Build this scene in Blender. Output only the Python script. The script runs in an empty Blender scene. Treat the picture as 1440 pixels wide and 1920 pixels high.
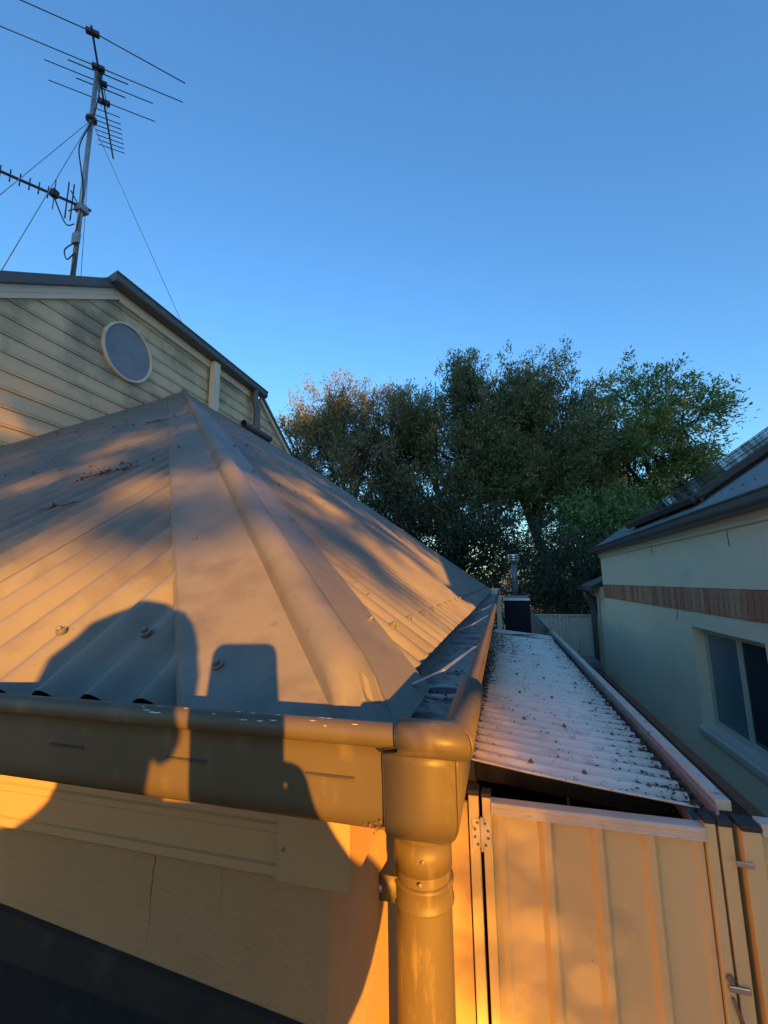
import bpy, math, random
import numpy as np
from mathutils import Vector, Matrix

random.seed(7)
rng = np.random.default_rng(11)
S = bpy.context.scene
COL = S.collection
GROUND = -2.46          # the camera is the origin; the ground lies 2.46 m below it

# ------------------------------------------------------------------ camera
cam = bpy.data.cameras.new('camera')
cam.sensor_fit = 'VERTICAL'
cam.sensor_height = 36.0
cam.lens = 797.6 / 1920 * 36.0
cam.clip_start = 0.01
cam.clip_end = 3000
co = bpy.data.objects.new('camera', cam)
COL.objects.link(co)
PITCH, YAW, ROLL = math.radians(9.371), math.radians(15.178), math.radians(-0.70)
Fw = Vector((-math.sin(YAW) * math.cos(PITCH), math.cos(YAW) * math.cos(PITCH), math.sin(PITCH)))
Rt = Vector((math.cos(YAW), math.sin(YAW), 0))
Up = Rt.cross(Fw)
R2 = Rt * math.cos(ROLL) + Up * math.sin(ROLL)
U2 = -Rt * math.sin(ROLL) + Up * math.cos(ROLL)
M = Matrix((R2, U2, -Fw)).transposed()
co.matrix_world = M.to_4x4()
S.camera = co
S.render.resolution_x, S.render.resolution_y = 768, 1024

# ------------------------------------------------------------------ light
SUN_D = Vector((-0.505, 0.849, -0.1555)).normalized()      # direction the light travels
ELEV = math.asin(-SUN_D.z)
w = bpy.data.worlds.new('World')
S.world = w
w.use_nodes = True
nt = w.node_tree
nt.nodes.clear()
sky = nt.nodes.new('ShaderNodeTexSky')
sky.sky_type = 'NISHITA'
sky.sun_disc = False
sky.sun_elevation = ELEV
sky.sun_rotation = math.atan2(-SUN_D.x, -SUN_D.y)
sky.altitude = 200
sky.air_density = 1.5
sky.dust_density = 0.6
sky.ozone_density = 5.8
bg = nt.nodes.new('ShaderNodeBackground')
bg.inputs['Strength'].default_value = 0.13
out = nt.nodes.new('ShaderNodeOutputWorld')
nt.links.new(sky.outputs[0], bg.inputs[0])
nt.links.new(bg.outputs[0], out.inputs[0])

sl = bpy.data.lights.new('sun', 'SUN')
sl.energy = 4.5
sl.angle = math.radians(0.53)
sl.color = (1.0, 0.42, 0.045)
so = bpy.data.objects.new('sun', sl)
so.rotation_euler = SUN_D.to_track_quat('-Z', 'Y').to_euler()
so.location = (8, -14, 6)
COL.objects.link(so)

S.cycles.max_bounces = 7
S.cycles.diffuse_bounces = 3
S.cycles.glossy_bounces = 3
S.view_settings.view_transform = 'Standard'
S.view_settings.look = 'None'
S.view_settings.gamma = 1
S.view_settings.use_curve_mapping = False
S.view_settings.exposure = 1.73

# ------------------------------------------------------------------ materials
def mat(name, c1, c2=None, scale=6.0, rough=0.6, metal=0.0, bump=0.0, bscale=80.0,
        stain=None, stain_scale=3.0, stain_lo=0.55, stain_hi=0.7, stretch=None, spec=0.5,
        speck=None, speck_scale=120.0, speck_at=0.72, translucent=0.0, rough2=None, bdist=0.02,
        transmission=0.0):
    m = bpy.data.materials.new(name)
    m.use_nodes = True
    t = m.node_tree
    N, L = t.nodes, t.links
    b = N['Principled BSDF']
    b.inputs['Roughness'].default_value = rough
    b.inputs['Metallic'].default_value = metal
    b.inputs['Specular IOR Level'].default_value = spec
    b.inputs['Transmission Weight'].default_value = transmission
    tc = N.new('ShaderNodeTexCoord')
    src = tc.outputs['Object']
    if stretch:
        mp = N.new('ShaderNodeMapping')
        mp.inputs['Scale'].default_value = stretch
        L.new(src, mp.inputs[0])
        ssrc = mp.outputs[0]
    else:
        ssrc = src
    def noise(sc, s=None, det=5.0, ro=0.6):
        n = N.new('ShaderNodeTexNoise')
        n.inputs['Scale'].default_value = sc
        n.inputs['Detail'].default_value = det
        n.inputs['Roughness'].default_value = ro
        L.new(s or src, n.inputs['Vector'])
        return n.outputs['Fac']
    def ramp(f, lo, hi):
        r = N.new('ShaderNodeMapRange')
        r.inputs['From Min'].default_value = lo
        r.inputs['From Max'].default_value = hi
        r.clamp = True
        L.new(f, r.inputs['Value'])
        return r.outputs[0]
    def mix(f, a, bcol):
        x = N.new('ShaderNodeMix')
        x.data_type = 'RGBA'
        L.new(f, x.inputs[0])
        for k, v in ((6, a), (7, bcol)):
            if isinstance(v, tuple):
                x.inputs[k].default_value = (*v, 1)
            else:
                L.new(v, x.inputs[k])
        return x.outputs[2]
    c2 = c2 or tuple(v * 0.8 for v in c1)
    col = mix(ramp(noise(scale, ssrc), 0.35, 0.65), c1, c2)
    if stain:
        col = mix(ramp(noise(stain_scale, ssrc, 7.0, 0.65), stain_lo, stain_hi), col, stain)
    if speck:
        col = mix(ramp(noise(speck_scale, None, 3.0, 0.5), speck_at, speck_at + 0.05), col, speck)
    L.new(col, b.inputs['Base Color'])
    if rough2 is not None:
        rr = N.new('ShaderNodeMapRange')
        rr.inputs['To Min'].default_value = rough
        rr.inputs['To Max'].default_value = rough2
        L.new(noise(scale * 2.3, ssrc), rr.inputs['Value'])
        L.new(rr.outputs[0], b.inputs['Roughness'])
    if bump:
        bn = N.new('ShaderNodeBump')
        bn.inputs['Strength'].default_value = bump
        bn.inputs['Distance'].default_value = bdist
        L.new(noise(bscale, None, 4.0), bn.inputs['Height'])
        L.new(bn.outputs[0], b.inputs['Normal'])
    if translucent:
        tr = N.new('ShaderNodeBsdfTranslucent')
        L.new(col, tr.inputs[0])
        ms = N.new('ShaderNodeMixShader')
        ms.inputs[0].default_value = translucent
        L.new(b.outputs[0], ms.inputs[1])
        L.new(tr.outputs[0], ms.inputs[2])
        L.new(ms.outputs[0], N['Material Output'].inputs[0])
    return m

MT = dict(
    roof=mat('roof_steel', (.20, .188, .146), (.160, .150, .118), 2.2, .5, bump=.10, bscale=260, bdist=.002,
             stain=(.122, .113, .092), stain_scale=7, stain_lo=.5, stain_hi=.72, speck=(.13, .11, .09), speck_scale=70, speck_at=.70, rough2=.62),
    cap=mat('hip_cap_steel', (.203, .190, .146), (.158, .148, .116), 3.0, .48, bump=.10, bscale=220, bdist=.002,
            stain=(.118, .109, .088), stain_scale=8, stain_lo=.5, stain_hi=.7, speck=(.14, .12, .10), speck_scale=60, speck_at=.69, rough2=.62),
    gutter=mat('gutter_paint', (.100, .080, .041), (.083, .066, .034), 7, .42, bump=.05, bscale=300, bdist=.002,
               stain=(.16, .124, .062), stain_scale=26, stain_lo=.56, stain_hi=.74, stretch=(1.4, 1.4, .5), speck=(.10, .07, .04), speck_scale=90, speck_at=.74, rough2=.55),
    pipe=mat('pipe_paint', (.135, .104, .048), (.112, .086, .040), 9, .45, bump=.06, bscale=260, bdist=.002,
             stain=(.24, .18, .085), stain_scale=30, stain_lo=.55, stain_hi=.72, stretch=(1.5, 1.5, .35), speck=(.08, .05, .03), speck_scale=80, speck_at=.72, rough2=.6),
    gutin=mat('gutter_inside', (.36, .345, .30), (.27, .255, .22), 12, .75, bump=.2, bscale=120, bdist=.003,
              stain=(.09, .08, .065), stain_scale=10, stain_lo=.5, stain_hi=.66),
    screw=mat('screw_paint', (.21, .19, .165), None, 40, .45, .3),
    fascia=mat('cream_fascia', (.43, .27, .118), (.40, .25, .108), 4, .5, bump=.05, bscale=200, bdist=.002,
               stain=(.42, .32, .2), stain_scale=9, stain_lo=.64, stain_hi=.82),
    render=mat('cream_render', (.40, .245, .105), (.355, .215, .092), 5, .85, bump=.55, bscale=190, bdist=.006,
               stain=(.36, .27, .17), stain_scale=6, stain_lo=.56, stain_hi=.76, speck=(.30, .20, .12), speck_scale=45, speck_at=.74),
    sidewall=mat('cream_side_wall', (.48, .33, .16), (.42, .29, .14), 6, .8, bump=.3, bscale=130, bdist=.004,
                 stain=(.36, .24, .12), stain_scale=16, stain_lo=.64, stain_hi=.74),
    board=mat('weatherboard_paint', (.76, .62, .37), (.70, .57, .34), 1.5, .6, bump=.05, bscale=150, bdist=.002,
              stain=(.33, .295, .19), stain_scale=1.25, stain_lo=.48, stain_hi=.64),
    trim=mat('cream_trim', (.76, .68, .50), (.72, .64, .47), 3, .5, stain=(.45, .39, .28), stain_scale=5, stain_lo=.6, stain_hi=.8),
    steel=mat('dark_barge_steel', (.115, .125, .125), (.095, .103, .103), 3, .45, bump=.04, bscale=80, stain=(.15, .15, .14), stain_scale=5),
    frost=mat('frosted_glass', (.15, .17, .185), (.21, .235, .255), 2.4, .32, stain=(.30, .33, .36), stain_scale=2.0, stain_lo=.45, stain_hi=.75),
    lean=mat('pale_roof_sheet', (.84, .80, .68), (.77, .73, .62), 5, .55, bump=.08, bscale=150, bdist=.002,
             stain=(.40, .37, .33), stain_scale=13, stain_lo=.55, stain_hi=.72, speck=(.13, .11, .09), speck_scale=75, speck_at=.66),
    litter=mat('leaf_litter', (.05, .036, .026), (.11, .07, .045), 40, .9),
    litter2=mat('dry_twig', (.12, .06, .035), (.19, .10, .06), 40, .9),
    gate=mat('cream_gate_paint', (.66, .53, .27), (.62, .50, .255), 3.2, .48, bump=.06, bscale=240, bdist=.002,
             stain=(.46, .35, .21), stain_scale=6, stain_lo=.58, stain_hi=.78, speck=(.25, .15, .08), speck_scale=38, speck_at=.77),
    railtop=mat('worn_cream_rail', (.66, .60, .49), (.57, .51, .41), 9, .5, stain=(.24, .20, .15), stain_scale=16, stain_lo=.58, stain_hi=.7),
    black=mat('black_plastic', (.022, .022, .024), (.035, .034, .034), 12, .6, bump=.1, bscale=90),
    zinc=mat('zinc_steel', (.55, .55, .55), (.42, .42, .43), 18, .35, .9),
    strap=mat('strap_metal', (.40, .40, .38), (.3, .3, .29), 20, .5, .3),
    nwall=mat('neighbour_render', (.84, .74, .52), (.80, .70, .49), 3, .9, bump=.3, bscale=70, bdist=.006,
              stain=(.64, .55, .39), stain_scale=2.2, stain_lo=.55, stain_hi=.9, stretch=(1, 1, 2.2)),
    mortar=mat('mortar', (.07, .06, .048), None, 30, .95),
    brick=mat('brown_brick', (.55, .26, .14), (.45, .21, .115), 22, .9, bump=.4, bscale=120, bdist=.004, stain=(.10, .05, .032), stain_scale=30, stain_lo=.6, stain_hi=.7),
    brick2=mat('tan_brick', (.60, .33, .185), (.5, .26, .145), 22, .9, bump=.4, bscale=120, bdist=.004),
    brick3=mat('red_brick', (.48, .20, .11), (.38, .155, .09), 22, .9, bump=.4, bscale=120, bdist=.004),
    nroof=mat('slate_roof_steel', (.19, .21, .195), (.16, .18, .168), 3, .42, rough2=.55),
    ngut=mat('slate_gutter_paint', (.085, .098, .10), (.07, .082, .085), 4, .42, stain=(.10, .11, .115), stain_scale=9),
    panel=mat('collector_glass', (.018, .026, .028), (.03, .04, .04), 3, .09, stain=(.09, .105, .10), stain_scale=4, stain_lo=.58, stain_hi=.72),
    pframe=mat('collector_frame', (.10, .085, .075), (.075, .062, .055), 8, .5, .3),
    glass=mat('window_glass', (.018, .035, .042), (.025, .045, .052), 2, .05, spec=.8),
    curtain=mat('blind_fabric', (.10, .17, .19), (.085, .145, .165), 2.5, .35, stretch=(1, 5, .6)),
    nframe=mat('cream_window_frame', (.60, .56, .45), (.55, .51, .41), 5, .5),
    ground=mat('earth_ground', (.16, .135, .10), (.10, .095, .06), 1.2, .95, bump=.4, bscale=14),
    path=mat('concrete_path', (.46, .43, .37), (.38, .355, .31), 3, .9, bump=.15, bscale=60),
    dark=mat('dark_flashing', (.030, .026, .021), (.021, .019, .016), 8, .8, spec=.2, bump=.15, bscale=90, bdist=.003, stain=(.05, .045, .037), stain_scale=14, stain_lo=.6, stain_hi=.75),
    box=mat('dark_blue_box', (.007, .010, .019), (.009, .013, .023), 4, .6, spec=.2),
    flue=mat('weathered_flue', (.20, .215, .24), (.14, .15, .17), 10, .45, .5, stain=(.16, .07, .04), stain_scale=6, stain_lo=.6, stain_hi=.75),
    chrome=mat('bright_steel', (.62, .60, .56), (.5, .48, .45), 14, .22, 1.0),
    ffar=mat('cream_fence_sheet', (.58, .55, .43), (.53, .50, .39), 2, .6, stain=(.40, .38, .29), stain_scale=3),
    fgrey=mat('grey_fence_sheet', (.19, .20, .195), (.14, .15, .148), 4, .7),
    timber=mat('dark_timber', (.045, .036, .03), (.03, .025, .02), 9, .85, stretch=(1, 6, 1)),
    bark=mat('bark', (.035, .03, .025), (.022, .018, .015), 9, .95, bump=.5, bscale=30),
    leafA=mat('grey_green_leaf', (.20, .225, .115), (.125, .155, .082), 3.2, .55, translucent=.18, stain=(.21, .155, .065), stain_scale=.9, stain_lo=.54, stain_hi=.68),
    leafB=mat('olive_leaf', (.15, .205, .085), (.09, .135, .058), 3.0, .55, translucent=.18, stain=(.17, .145, .06), stain_scale=.8, stain_lo=.6, stain_hi=.72),
    leafC=mat('fresh_green_leaf', (.15, .26, .075), (.105, .195, .06), 2.6, .5, translucent=.22),
    leafG=mat('gum_leaf', (.12, .135, .07), (.08, .095, .05), 3, .6),
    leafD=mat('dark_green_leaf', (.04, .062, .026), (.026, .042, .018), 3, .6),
    mast=mat('galvanised_mast', (.34, .35, .36), (.26, .27, .28), 9, .45, .6),
    ant=mat('antenna_alloy', (.075, .08, .095), (.055, .06, .07), 14, .45, .5),
    skin=mat('skin', (.42, .25, .18), None, 12, .6),
    hair=mat('brown_hair', (.03, .02, .013), None, 30, .7),
    shirt=mat('shirt_cloth', (.12, .14, .19), None, 20, .9),
    trouser=mat('trouser_cloth', (.05, .055, .07), None, 20, .9),
    pvc=mat('grey_green_pipe', (.115, .135, .125), (.09, .105, .098), 9, .5),
    shade_crack=mat('gap_shade_and_crack', (.012, .012, .012), None, 5, .95, spec=.0),  # black for the painted eave-gap shade and for the wall cracks
)

# ------------------------------------------------------------------ helpers
def props(o, label=None, cat=None, group=None, kind=None):
    if label: o['label'] = label
    if cat: o['category'] = cat
    if group: o['group'] = group
    if kind: o['kind'] = kind
    return o

def empty(name, loc, label=None, cat=None, group=None):
    o = bpy.data.objects.new(name, None)
    o.empty_display_size = .1
    o.location = loc
    COL.objects.link(o)
    o['_w'] = list(loc)
    return props(o, label, cat, group)

class MB:
    def __init__(s):
        s.v, s.f = [], []
    def add(s, vs, fs):
        n = len(s.v)
        s.v.extend([tuple(p) for p in vs])
        s.f.extend([tuple(i + n for i in f) for f in fs])
        return s
    def box(s, x0, x1, y0, y1, z0, z1):
        return s.add([(x0, y0, z0), (x1, y0, z0), (x1, y1, z0), (x0, y1, z0), (x0, y0, z1), (x1, y0, z1), (x1, y1, z1), (x0, y1, z1)],
                     [(0, 3, 2, 1), (4, 5, 6, 7), (0, 1, 5, 4), (1, 2, 6, 5), (2, 3, 7, 6), (3, 0, 4, 7)])
    def hexa(s, p):      # eight corners, bottom four then top four
        return s.add(p, [(0, 3, 2, 1), (4, 5, 6, 7), (0, 1, 5, 4), (1, 2, 6, 5), (2, 3, 7, 6), (3, 0, 4, 7)])
    def prism(s, poly, axis, a0, a1):
        n = len(poly)
        def P(p, a):
            return {'x': (a, p[0], p[1]), 'y': (p[0], a, p[1]), 'z': (p[0], p[1], a)}[axis]
        vs = [P(p, a0) for p in poly] + [P(p, a1) for p in poly]
        fs = [tuple(range(n)), tuple(range(2 * n - 1, n - 1, -1))] + [(i, i + n, (i + 1) % n + n, (i + 1) % n) for i in range(n)]
        return s.add(vs, fs)
    def strip(s, rows, close=False):     # rows of equal length -> quads
        m = len(rows[0])
        fs = []
        for i in range(len(rows) - 1):
            for j in range(m if close else m - 1):
                k = (j + 1) % m
                fs.append((i * m + j, i * m + k, (i + 1) * m + k, (i + 1) * m + j))
        return s.add([p for r in rows for p in r], fs)
    def tube(s, pts, r, n=10, caps=True):
        pts = [Vector(p) for p in pts]
        rs = r if isinstance(r, (list, tuple)) else [r] * len(pts)
        rows = []
        a = None
        for i, p in enumerate(pts):
            d = (pts[min(i + 1, len(pts) - 1)] - pts[max(i - 1, 0)]).normalized()
            if a is None:
                a = d.orthogonal().normalized()
            else:
                a = (a - d * a.dot(d))
                a = a.normalized() if a.length > 1e-6 else d.orthogonal().normalized()
            b = d.cross(a)
            rows.append([p + (a * math.cos(2 * math.pi * k / n) + b * math.sin(2 * math.pi * k / n)) * rs[i] for k in range(n)])
        base = len(s.v)
        s.strip(rows, True)
        if caps:
            s.f.append(tuple(base + k for k in range(n))[::-1])
            s.f.append(tuple(base + (len(pts) - 1) * n + k for k in range(n)))
        return s
    def lathe(s, c, prof, n=20, nrm=(0, 0, 1)):
        c = Vector(c); d = Vector(nrm).normalized(); a = d.orthogonal().normalized(); b = d.cross(a)
        rows = [[c + d * h + (a * math.cos(2 * math.pi * k / n) + b * math.sin(2 * math.pi * k / n)) * r for k in range(n)] for r, h in prof]
        return s.strip(rows, True)
    def build(s, name, m, parent=None, smooth=False, bevel=0.0, seg=2, solid=0.0, label=None, kind=None):
        off = Vector((0, 0, 0))
        if parent is not None:
            q = parent
            while q is not None:
                off += Vector(q.location)
                q = q.parent
        me = bpy.data.meshes.new(name)
        me.from_pydata([(p[0] - off.x, p[1] - off.y, p[2] - off.z) for p in s.v], [], s.f)
        for mm in (m if isinstance(m, list) else [m]):
            me.materials.append(MT[mm])
        if smooth:
            me.polygons.foreach_set('use_smooth', [True] * len(me.polygons))
        me.update()
        o = bpy.data.objects.new(name, me)
        COL.objects.link(o)
        if parent is not None:
            o.parent = parent
        if solid:
            md = o.modifiers.new('solid', 'SOLIDIFY'); md.thickness = solid; md.offset = -1
        if bevel:
            md = o.modifiers.new('bevel', 'BEVEL'); md.width = bevel; md.segments = seg; md.limit_method = 'ANGLE'
        return props(o, label, None, None, kind)

def share(src, name, parent, loc, rot=None, scale=None):
    o = bpy.data.objects.new(name, src.data)
    COL.objects.link(o)
    off = Vector((0, 0, 0)); q = parent
    while q is not None:
        off += Vector(q.location); q = q.parent
    o.parent = parent
    o.location = Vector(loc) - off
    if rot is not None:
        o.rotation_mode = 'QUATERNION'; o.rotation_quaternion = rot
    if scale: o.scale = scale
    return o

# ------------------------------------------------------------------ the setting
g = MB(); g.add([(-400, -400, GROUND), (400, -400, GROUND), (400, 400, GROUND), (-400, 400, GROUND)], [(0, 1, 2, 3)])
props(g.build('ground', 'ground'), kind='structure')
g = MB(); g.box(-.19, 1.62, -6, 9.0, GROUND - .05, GROUND + .012)
props(g.build('path', 'path'), kind='structure')

# ================================================================== the house
AX, AY, AZ = -3.0545, 3.450, 1.953          # where both roof planes meet the upper wall
CX, CY, CZ = -.134, .419, -.1325             # eave corner of the sheets
SF = (AZ - CZ) / (AY - CY)
SR = (AZ - CZ) / (CX - AX)
PIT = .0762
AMP = .0110
YEND = 5.95
house = empty('house', (-1.6, 3.2, GROUND), 'cream house with grey corrugated hip roof and weatherboard upper wall on the left', 'house')
zf = lambda y: CZ + SF * (y - CY)
zr = lambda x: CZ + SR * (CX - x)
nf = Vector((0, -SF, 1)).normalized()
nr = Vector((SR, 0, 1)).normalized()
yhip = lambda x: CY + (CX - x) * (AY - CY) / (CX - AX)
xhip = lambda y: CX - (y - CY) * (CX - AX) / (AY - CY)

roof = MB()
roof.add([(AX, CY + .02, zf(CY + .02) - .03), (CX - .04, CY + .03, zf(CY + .03) - .03), (AX, AY, AZ - .03)], [(0, 1, 2)])
roof.add([(CX - .04, CY + .08, zr(CX - .04) - .03), (CX - .04, YEND, zr(CX - .04) - .03), (AX, YEND - .1, AZ - .03), (AX, AY, AZ - .03)], [(0, 1, 2, 3)])
roof = roof.build('roof', 'dark', house, label='grey corrugated steel hip roof with broad hip capping')

def sheet_front(x0, x1, lift):
    mb = MB(); n = max(2, int((x1 - x0) / PIT * 10)); r0, r1, r2 = [], [], []
    for i in range(n + 1):
        x = x0 + (x1 - x0) * i / n
        yt = max(yhip(x), CY + .004)
        h = AMP * math.cos(2 * math.pi * (x + .3954) / PIT) + lift
        wob = .0012 * math.sin(x * 5.3)
        for r, y in ((r0, CY + wob), (r1, (CY + yt) / 2), (r2, yt)):
            p = Vector((x, y, zf(y))) + nf * h
            r.append(p)
    return mb.strip([r2, r1, r0])
def sheet_side(y0, y1, lift):
    mb = MB(); n = max(2, int((y1 - y0) / PIT * 10)); r0, r1, r2 = [], [], []
    for i in range(n + 1):
        y = y0 + (y1 - y0) * i / n
        xt = min(max(xhip(y), AX), CX - .004)
        h = AMP * math.cos(2 * math.pi * (y - .7536) / PIT) + lift
        wob = .0015 * math.sin(y * 4.1)
        for r, x in ((r0, CX + wob), (r1, (CX + xt) / 2), (r2, xt)):
            r.append(Vector((x, y, zr(x))) + nr * h)
    return mb.strip([r0, r1, r2])
x = -.17; k = 0
while x > AX:
    sheet_front(max(x - .762 - .02, AX), x, .0003 * (k % 2)).build('roof_sheet', 'roof', roof, True)
    x -= .762; k += 1
y = .49; k = 0
while y < YEND - .05:
    sheet_side(y, min(y + .762 + .02, YEND), .0003 * (k % 2)).build('roof_sheet', 'roof', roof, True)
    y += .762; k += 1

# black strips painting the shade inside open rib ends at the eaves
mb = MB(); ra, rb = [], []
for i in range(int(2.9 / PIT * 10)):
    x = -.18 - i * PIT / 10
    p = Vector((x, CY + .018, zf(CY + .018))) + nf * (AMP * math.cos(2 * math.pi * (x + .3954) / PIT) - .0012)
    ra.append(p); rb.append((x, CY + .021, -.150))
mb.strip([ra, rb]).build('eave_gap_shade', 'shade_crack', roof)
mb = MB(); ra, rb = [], []
for i in range(int(5.4 / PIT * 10)):
    y = .5 + i * PIT / 10
    p = Vector((CX - .018, y, zr(CX - .018))) + nr * (AMP * math.cos(2 * math.pi * (y - .7536) / PIT) - .0012)
    ra.append(p); rb.append((CX - .021, y, -.148))
mb.strip([ra, rb]).build('eave_gap_shade', 'shade_crack', roof)
# hip capping
hd = Vector((AX - CX, AY - CY)).normalized(); hn = Vector((hd.y, -hd.x))
RR = .0275
secs = [-.158, -.1575, -.152, -.1495, -.147, -.12, -.09, -.06, -.040, -.029] + [-RR * math.cos(math.pi * i / 16) for i in range(17)] + [.029, .040, .07, .10, .13, .146, .1475, .148]
mb = MB(); rows = []
for s in secs:
    px, py = CX + s * hn.x, CY + s * hn.y
    t0 = max((.402 - py) / hd.y, (px + .100) / -hd.x)
    t1 = (AX - px) / hd.x
    row = []
    for q in [0, .003, .006, .009, .012, .016, .02, .03, .07, .12, .2, .3, .42, .56, .72, .86, 1]:
        t = t0 + (t1 - t0) * q
        X, Y = px + hd.x * t, py + hd.y * t
        z = min(zf(Y), zr(X)) + .0165
        if s < -.1535: z -= .011
        if s > .1465: z -= .009
        if abs(s) < RR + .0001:
            X0, Y0 = CX + hd.x * (t + .02), CY + hd.y * (t + .02)
            grow = math.sqrt(min(1, max(0, (t - .010) / .03)))
            zt = min(zf(CY + hd.y * t), zr(CX + hd.x * t)) + .0165 - .004 + math.sqrt(max(0, RR * RR - s * s))
            z = z + (zt - z) * grow
        elif abs(s) < .03: z -= .0012
        z += .0005 * math.sin(t * 9 + s * 30) * (1 if abs(s) > .05 else .3)
        row.append((X, Y, z))
    rows.append(row)
mb.strip(rows)
hip_cap = mb.build('hip_cap', 'cap', roof, True, solid=.0008, label='broad grey hip capping with rolled centre')
hip_cap.modifiers.new('edge', 'EDGE_SPLIT').split_angle = math.radians(24)

# roofing screws
sc = MB()
sc.lathe((0, 0, 0), [(.0, -.004), (.0078, -.004), (.0082, .001), (.0066, .0018), (.0046, .002), (.0046, .0026)], 14)
sc.lathe((0, 0, 0), [(.0043, .0022), (.0043, .0066), (.0036, .0074), (0, .0074)], 6)
screw0 = sc.build('screw', 'screw', roof)
qf = nf.to_track_quat('Z', 'Y'); qr = nr.to_track_quat('Z', 'Y')
spots = []
for row, yy in enumerate((.503, 1.27, 2.02, 2.78)):
    kk = 0; xx = -.4714
    while xx > AX + .1:
        if yhip(xx) - .24 > yy:
            spots.append((Vector((xx, yy, zf(yy))) + nf * (AMP + .0030), qf))
        xx -= PIT * 2
for row, xx in enumerate((-.198, -.86, -1.52, -2.2, -2.92)):
    yy = .7536
    while yy < YEND - .05:
        if xhip(yy) < xx - .22 or yy > AY:
            spots.append((Vector((xx, yy, zr(xx))) + nr * (AMP + .0030), qr))
        yy += PIT * 2
for t in (.155, .52, 1.0, 1.45, 1.95, 2.5, 3.1, 3.6):
    X, Y = CX - .118 * hn.x + hd.x * t, CY - .118 * hn.y + hd.y * t
    spots.append((Vector((X, Y, zf(Y) + .0195)), qf))
for t in (.24, .70, 1.2, 1.7, 2.3, 2.9, 3.4):
    X, Y = CX + .128 * hn.x + hd.x * t, CY + .128 * hn.y + hd.y * t
    spots.append((Vector((X, Y, zr(X) + .0195)), qr))
for i, (p, q) in enumerate(spots):
    p = p + Vector((random.uniform(-.004, .004), random.uniform(-.004, .004), 0))
    if i == 0:
        screw0.rotation_mode = 'QUATERNION'
        screw0.rotation_quaternion = q
        off = Vector(house.location); screw0.location = p - off
        for v in screw0.data.vertices: v.co += off
    else:
        share(screw0, 'screw', roof, p, q, (.88, .88, .88))

# ---- gutter: quad profile swept round the corner
FY, FX = .443, -.161         # fascia faces
W = .133
bead = [(W - .0085 + .0085 * math.cos(a), -.1092 + .0085 * math.sin(a)) for a in [math.radians(v) for v in range(-100, 221, 20)]]
curve = [(W - .0342 + .022 * math.cos(a), -.1603 + .022 * math.sin(a)) for a in [math.radians(v) for v in range(-90, 1, 10)]]
prof = [(.001, -.150), (.001, -.180), (.010, -.1823)] + curve + [(W - .0122, -.142), (W - .0122, -.128), (W - .0118, -.1195), (W - .0105, -.1178)] + bead
def sweep(prof, x0, y1, o=0.0, x1=None, y0=None):
    rows = []
    st = []
    if x0 is not None: st.append('f')
    st.append('c')
    if y1 is not None: st.append('s')
    for q in st:
        rows.append([(x0, FY - n - o, z) if q == 'f' else ((FX + n + o, FY - n - o, z) if q == 'c' else (FX + n + o, y1, z)) for n, z in prof])
    return rows
mb = MB().strip(sweep(prof, -3.3, YEND + .02))
gutter = mb.build('gutter', 'gutter', house, True, label='khaki grey steel gutter with rolled lip and overflow slots')
md = gutter.modifiers.new('edge', 'EDGE_SPLIT'); md.split_angle = math.radians(50)
inn = [(n - .002, z + .002) for n, z in prof[3:-12]]
inn = [(.0035, -.150), (.0035, -.178), (.012, -.1803)] + inn
mb = MB().strip([r[::-1] for r in sweep(inn, -3.29, YEND)])
mb.build('gutter_lining', 'gutin', gutter, True)
# corner sleeve
def offset_profile(o):
    pr = prof[3:]
    res = []
    for i, (n, z) in enumerate(pr):
        a, b = pr[max(i - 1, 0)], pr[min(i + 1, len(pr) - 1)]
        t = Vector((b[0] - a[0], b[1] - a[1])).normalized()
        res.append((n + t.y * o, z - t.x * o))
    return res
slv = offset_profile(.0022)
r = [[((-.0885 if zz < -.1165 else -.0765) + .0005 * math.sin(zz * 260), FY - n, zz) for n, zz in slv], [(FX + n, FY - n, zz) for n, zz in slv], [(FX + n, FY + .02, zz) for n, zz in slv]]
mb = MB().strip(r)
cs = mb.build('corner_sleeve', 'gutter', gutter, True)
cs.modifiers.new('edge', 'EDGE_SPLIT').split_angle = math.radians(50)
md = cs.modifiers.new('solid', 'SOLIDIFY'); md.thickness = .0018; md.offset = -1
sd = offset_profile(.0030)
mb = MB()
mb.strip([[((-.0899 if zz < -.1165 else -.0779) + .0005 * math.sin(zz * 260), FY - n, zz) for n, zz in sd[:-6]], [((-.0881 if zz < -.1165 else -.0759) + .0005 * math.sin(zz * 260), FY - n, zz) for n, zz in sd[:-6]]])
mb.build('seam_sealant', 'black', gutter)
# overflow slots
for xs in (-.1318, -.2590, -.3864, -.5137, -.641, -.768):
    mb = MB(); yy = FY - W + .0122
    mb.hexa([(xs - .020, yy - .0007, -.1420), (xs + .020, yy - .0007, -.1420), (xs + .019, yy + .001, -.1420), (xs - .019, yy + .001, -.1420),
             (xs - .020, yy - .0007, -.1409), (xs + .020, yy - .0007, -.1409), (xs + .019, yy + .001, -.1409), (xs - .019, yy + .001, -.1409)])
    mb.build('overflow_slot', 'black', gutter)
    mb = MB().strip([[(xs - .019, yy - .0004, -.1424), (xs, yy - .0016, -.1423), (xs + .019, yy - .0004, -.1424)], [(xs - .021, yy - .0003, -.1445), (xs, yy - .0006, -.1450), (xs + .021, yy - .0003, -.1445)]])
    mb.build('slot_lip', 'gutter', gutter, True)
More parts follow.
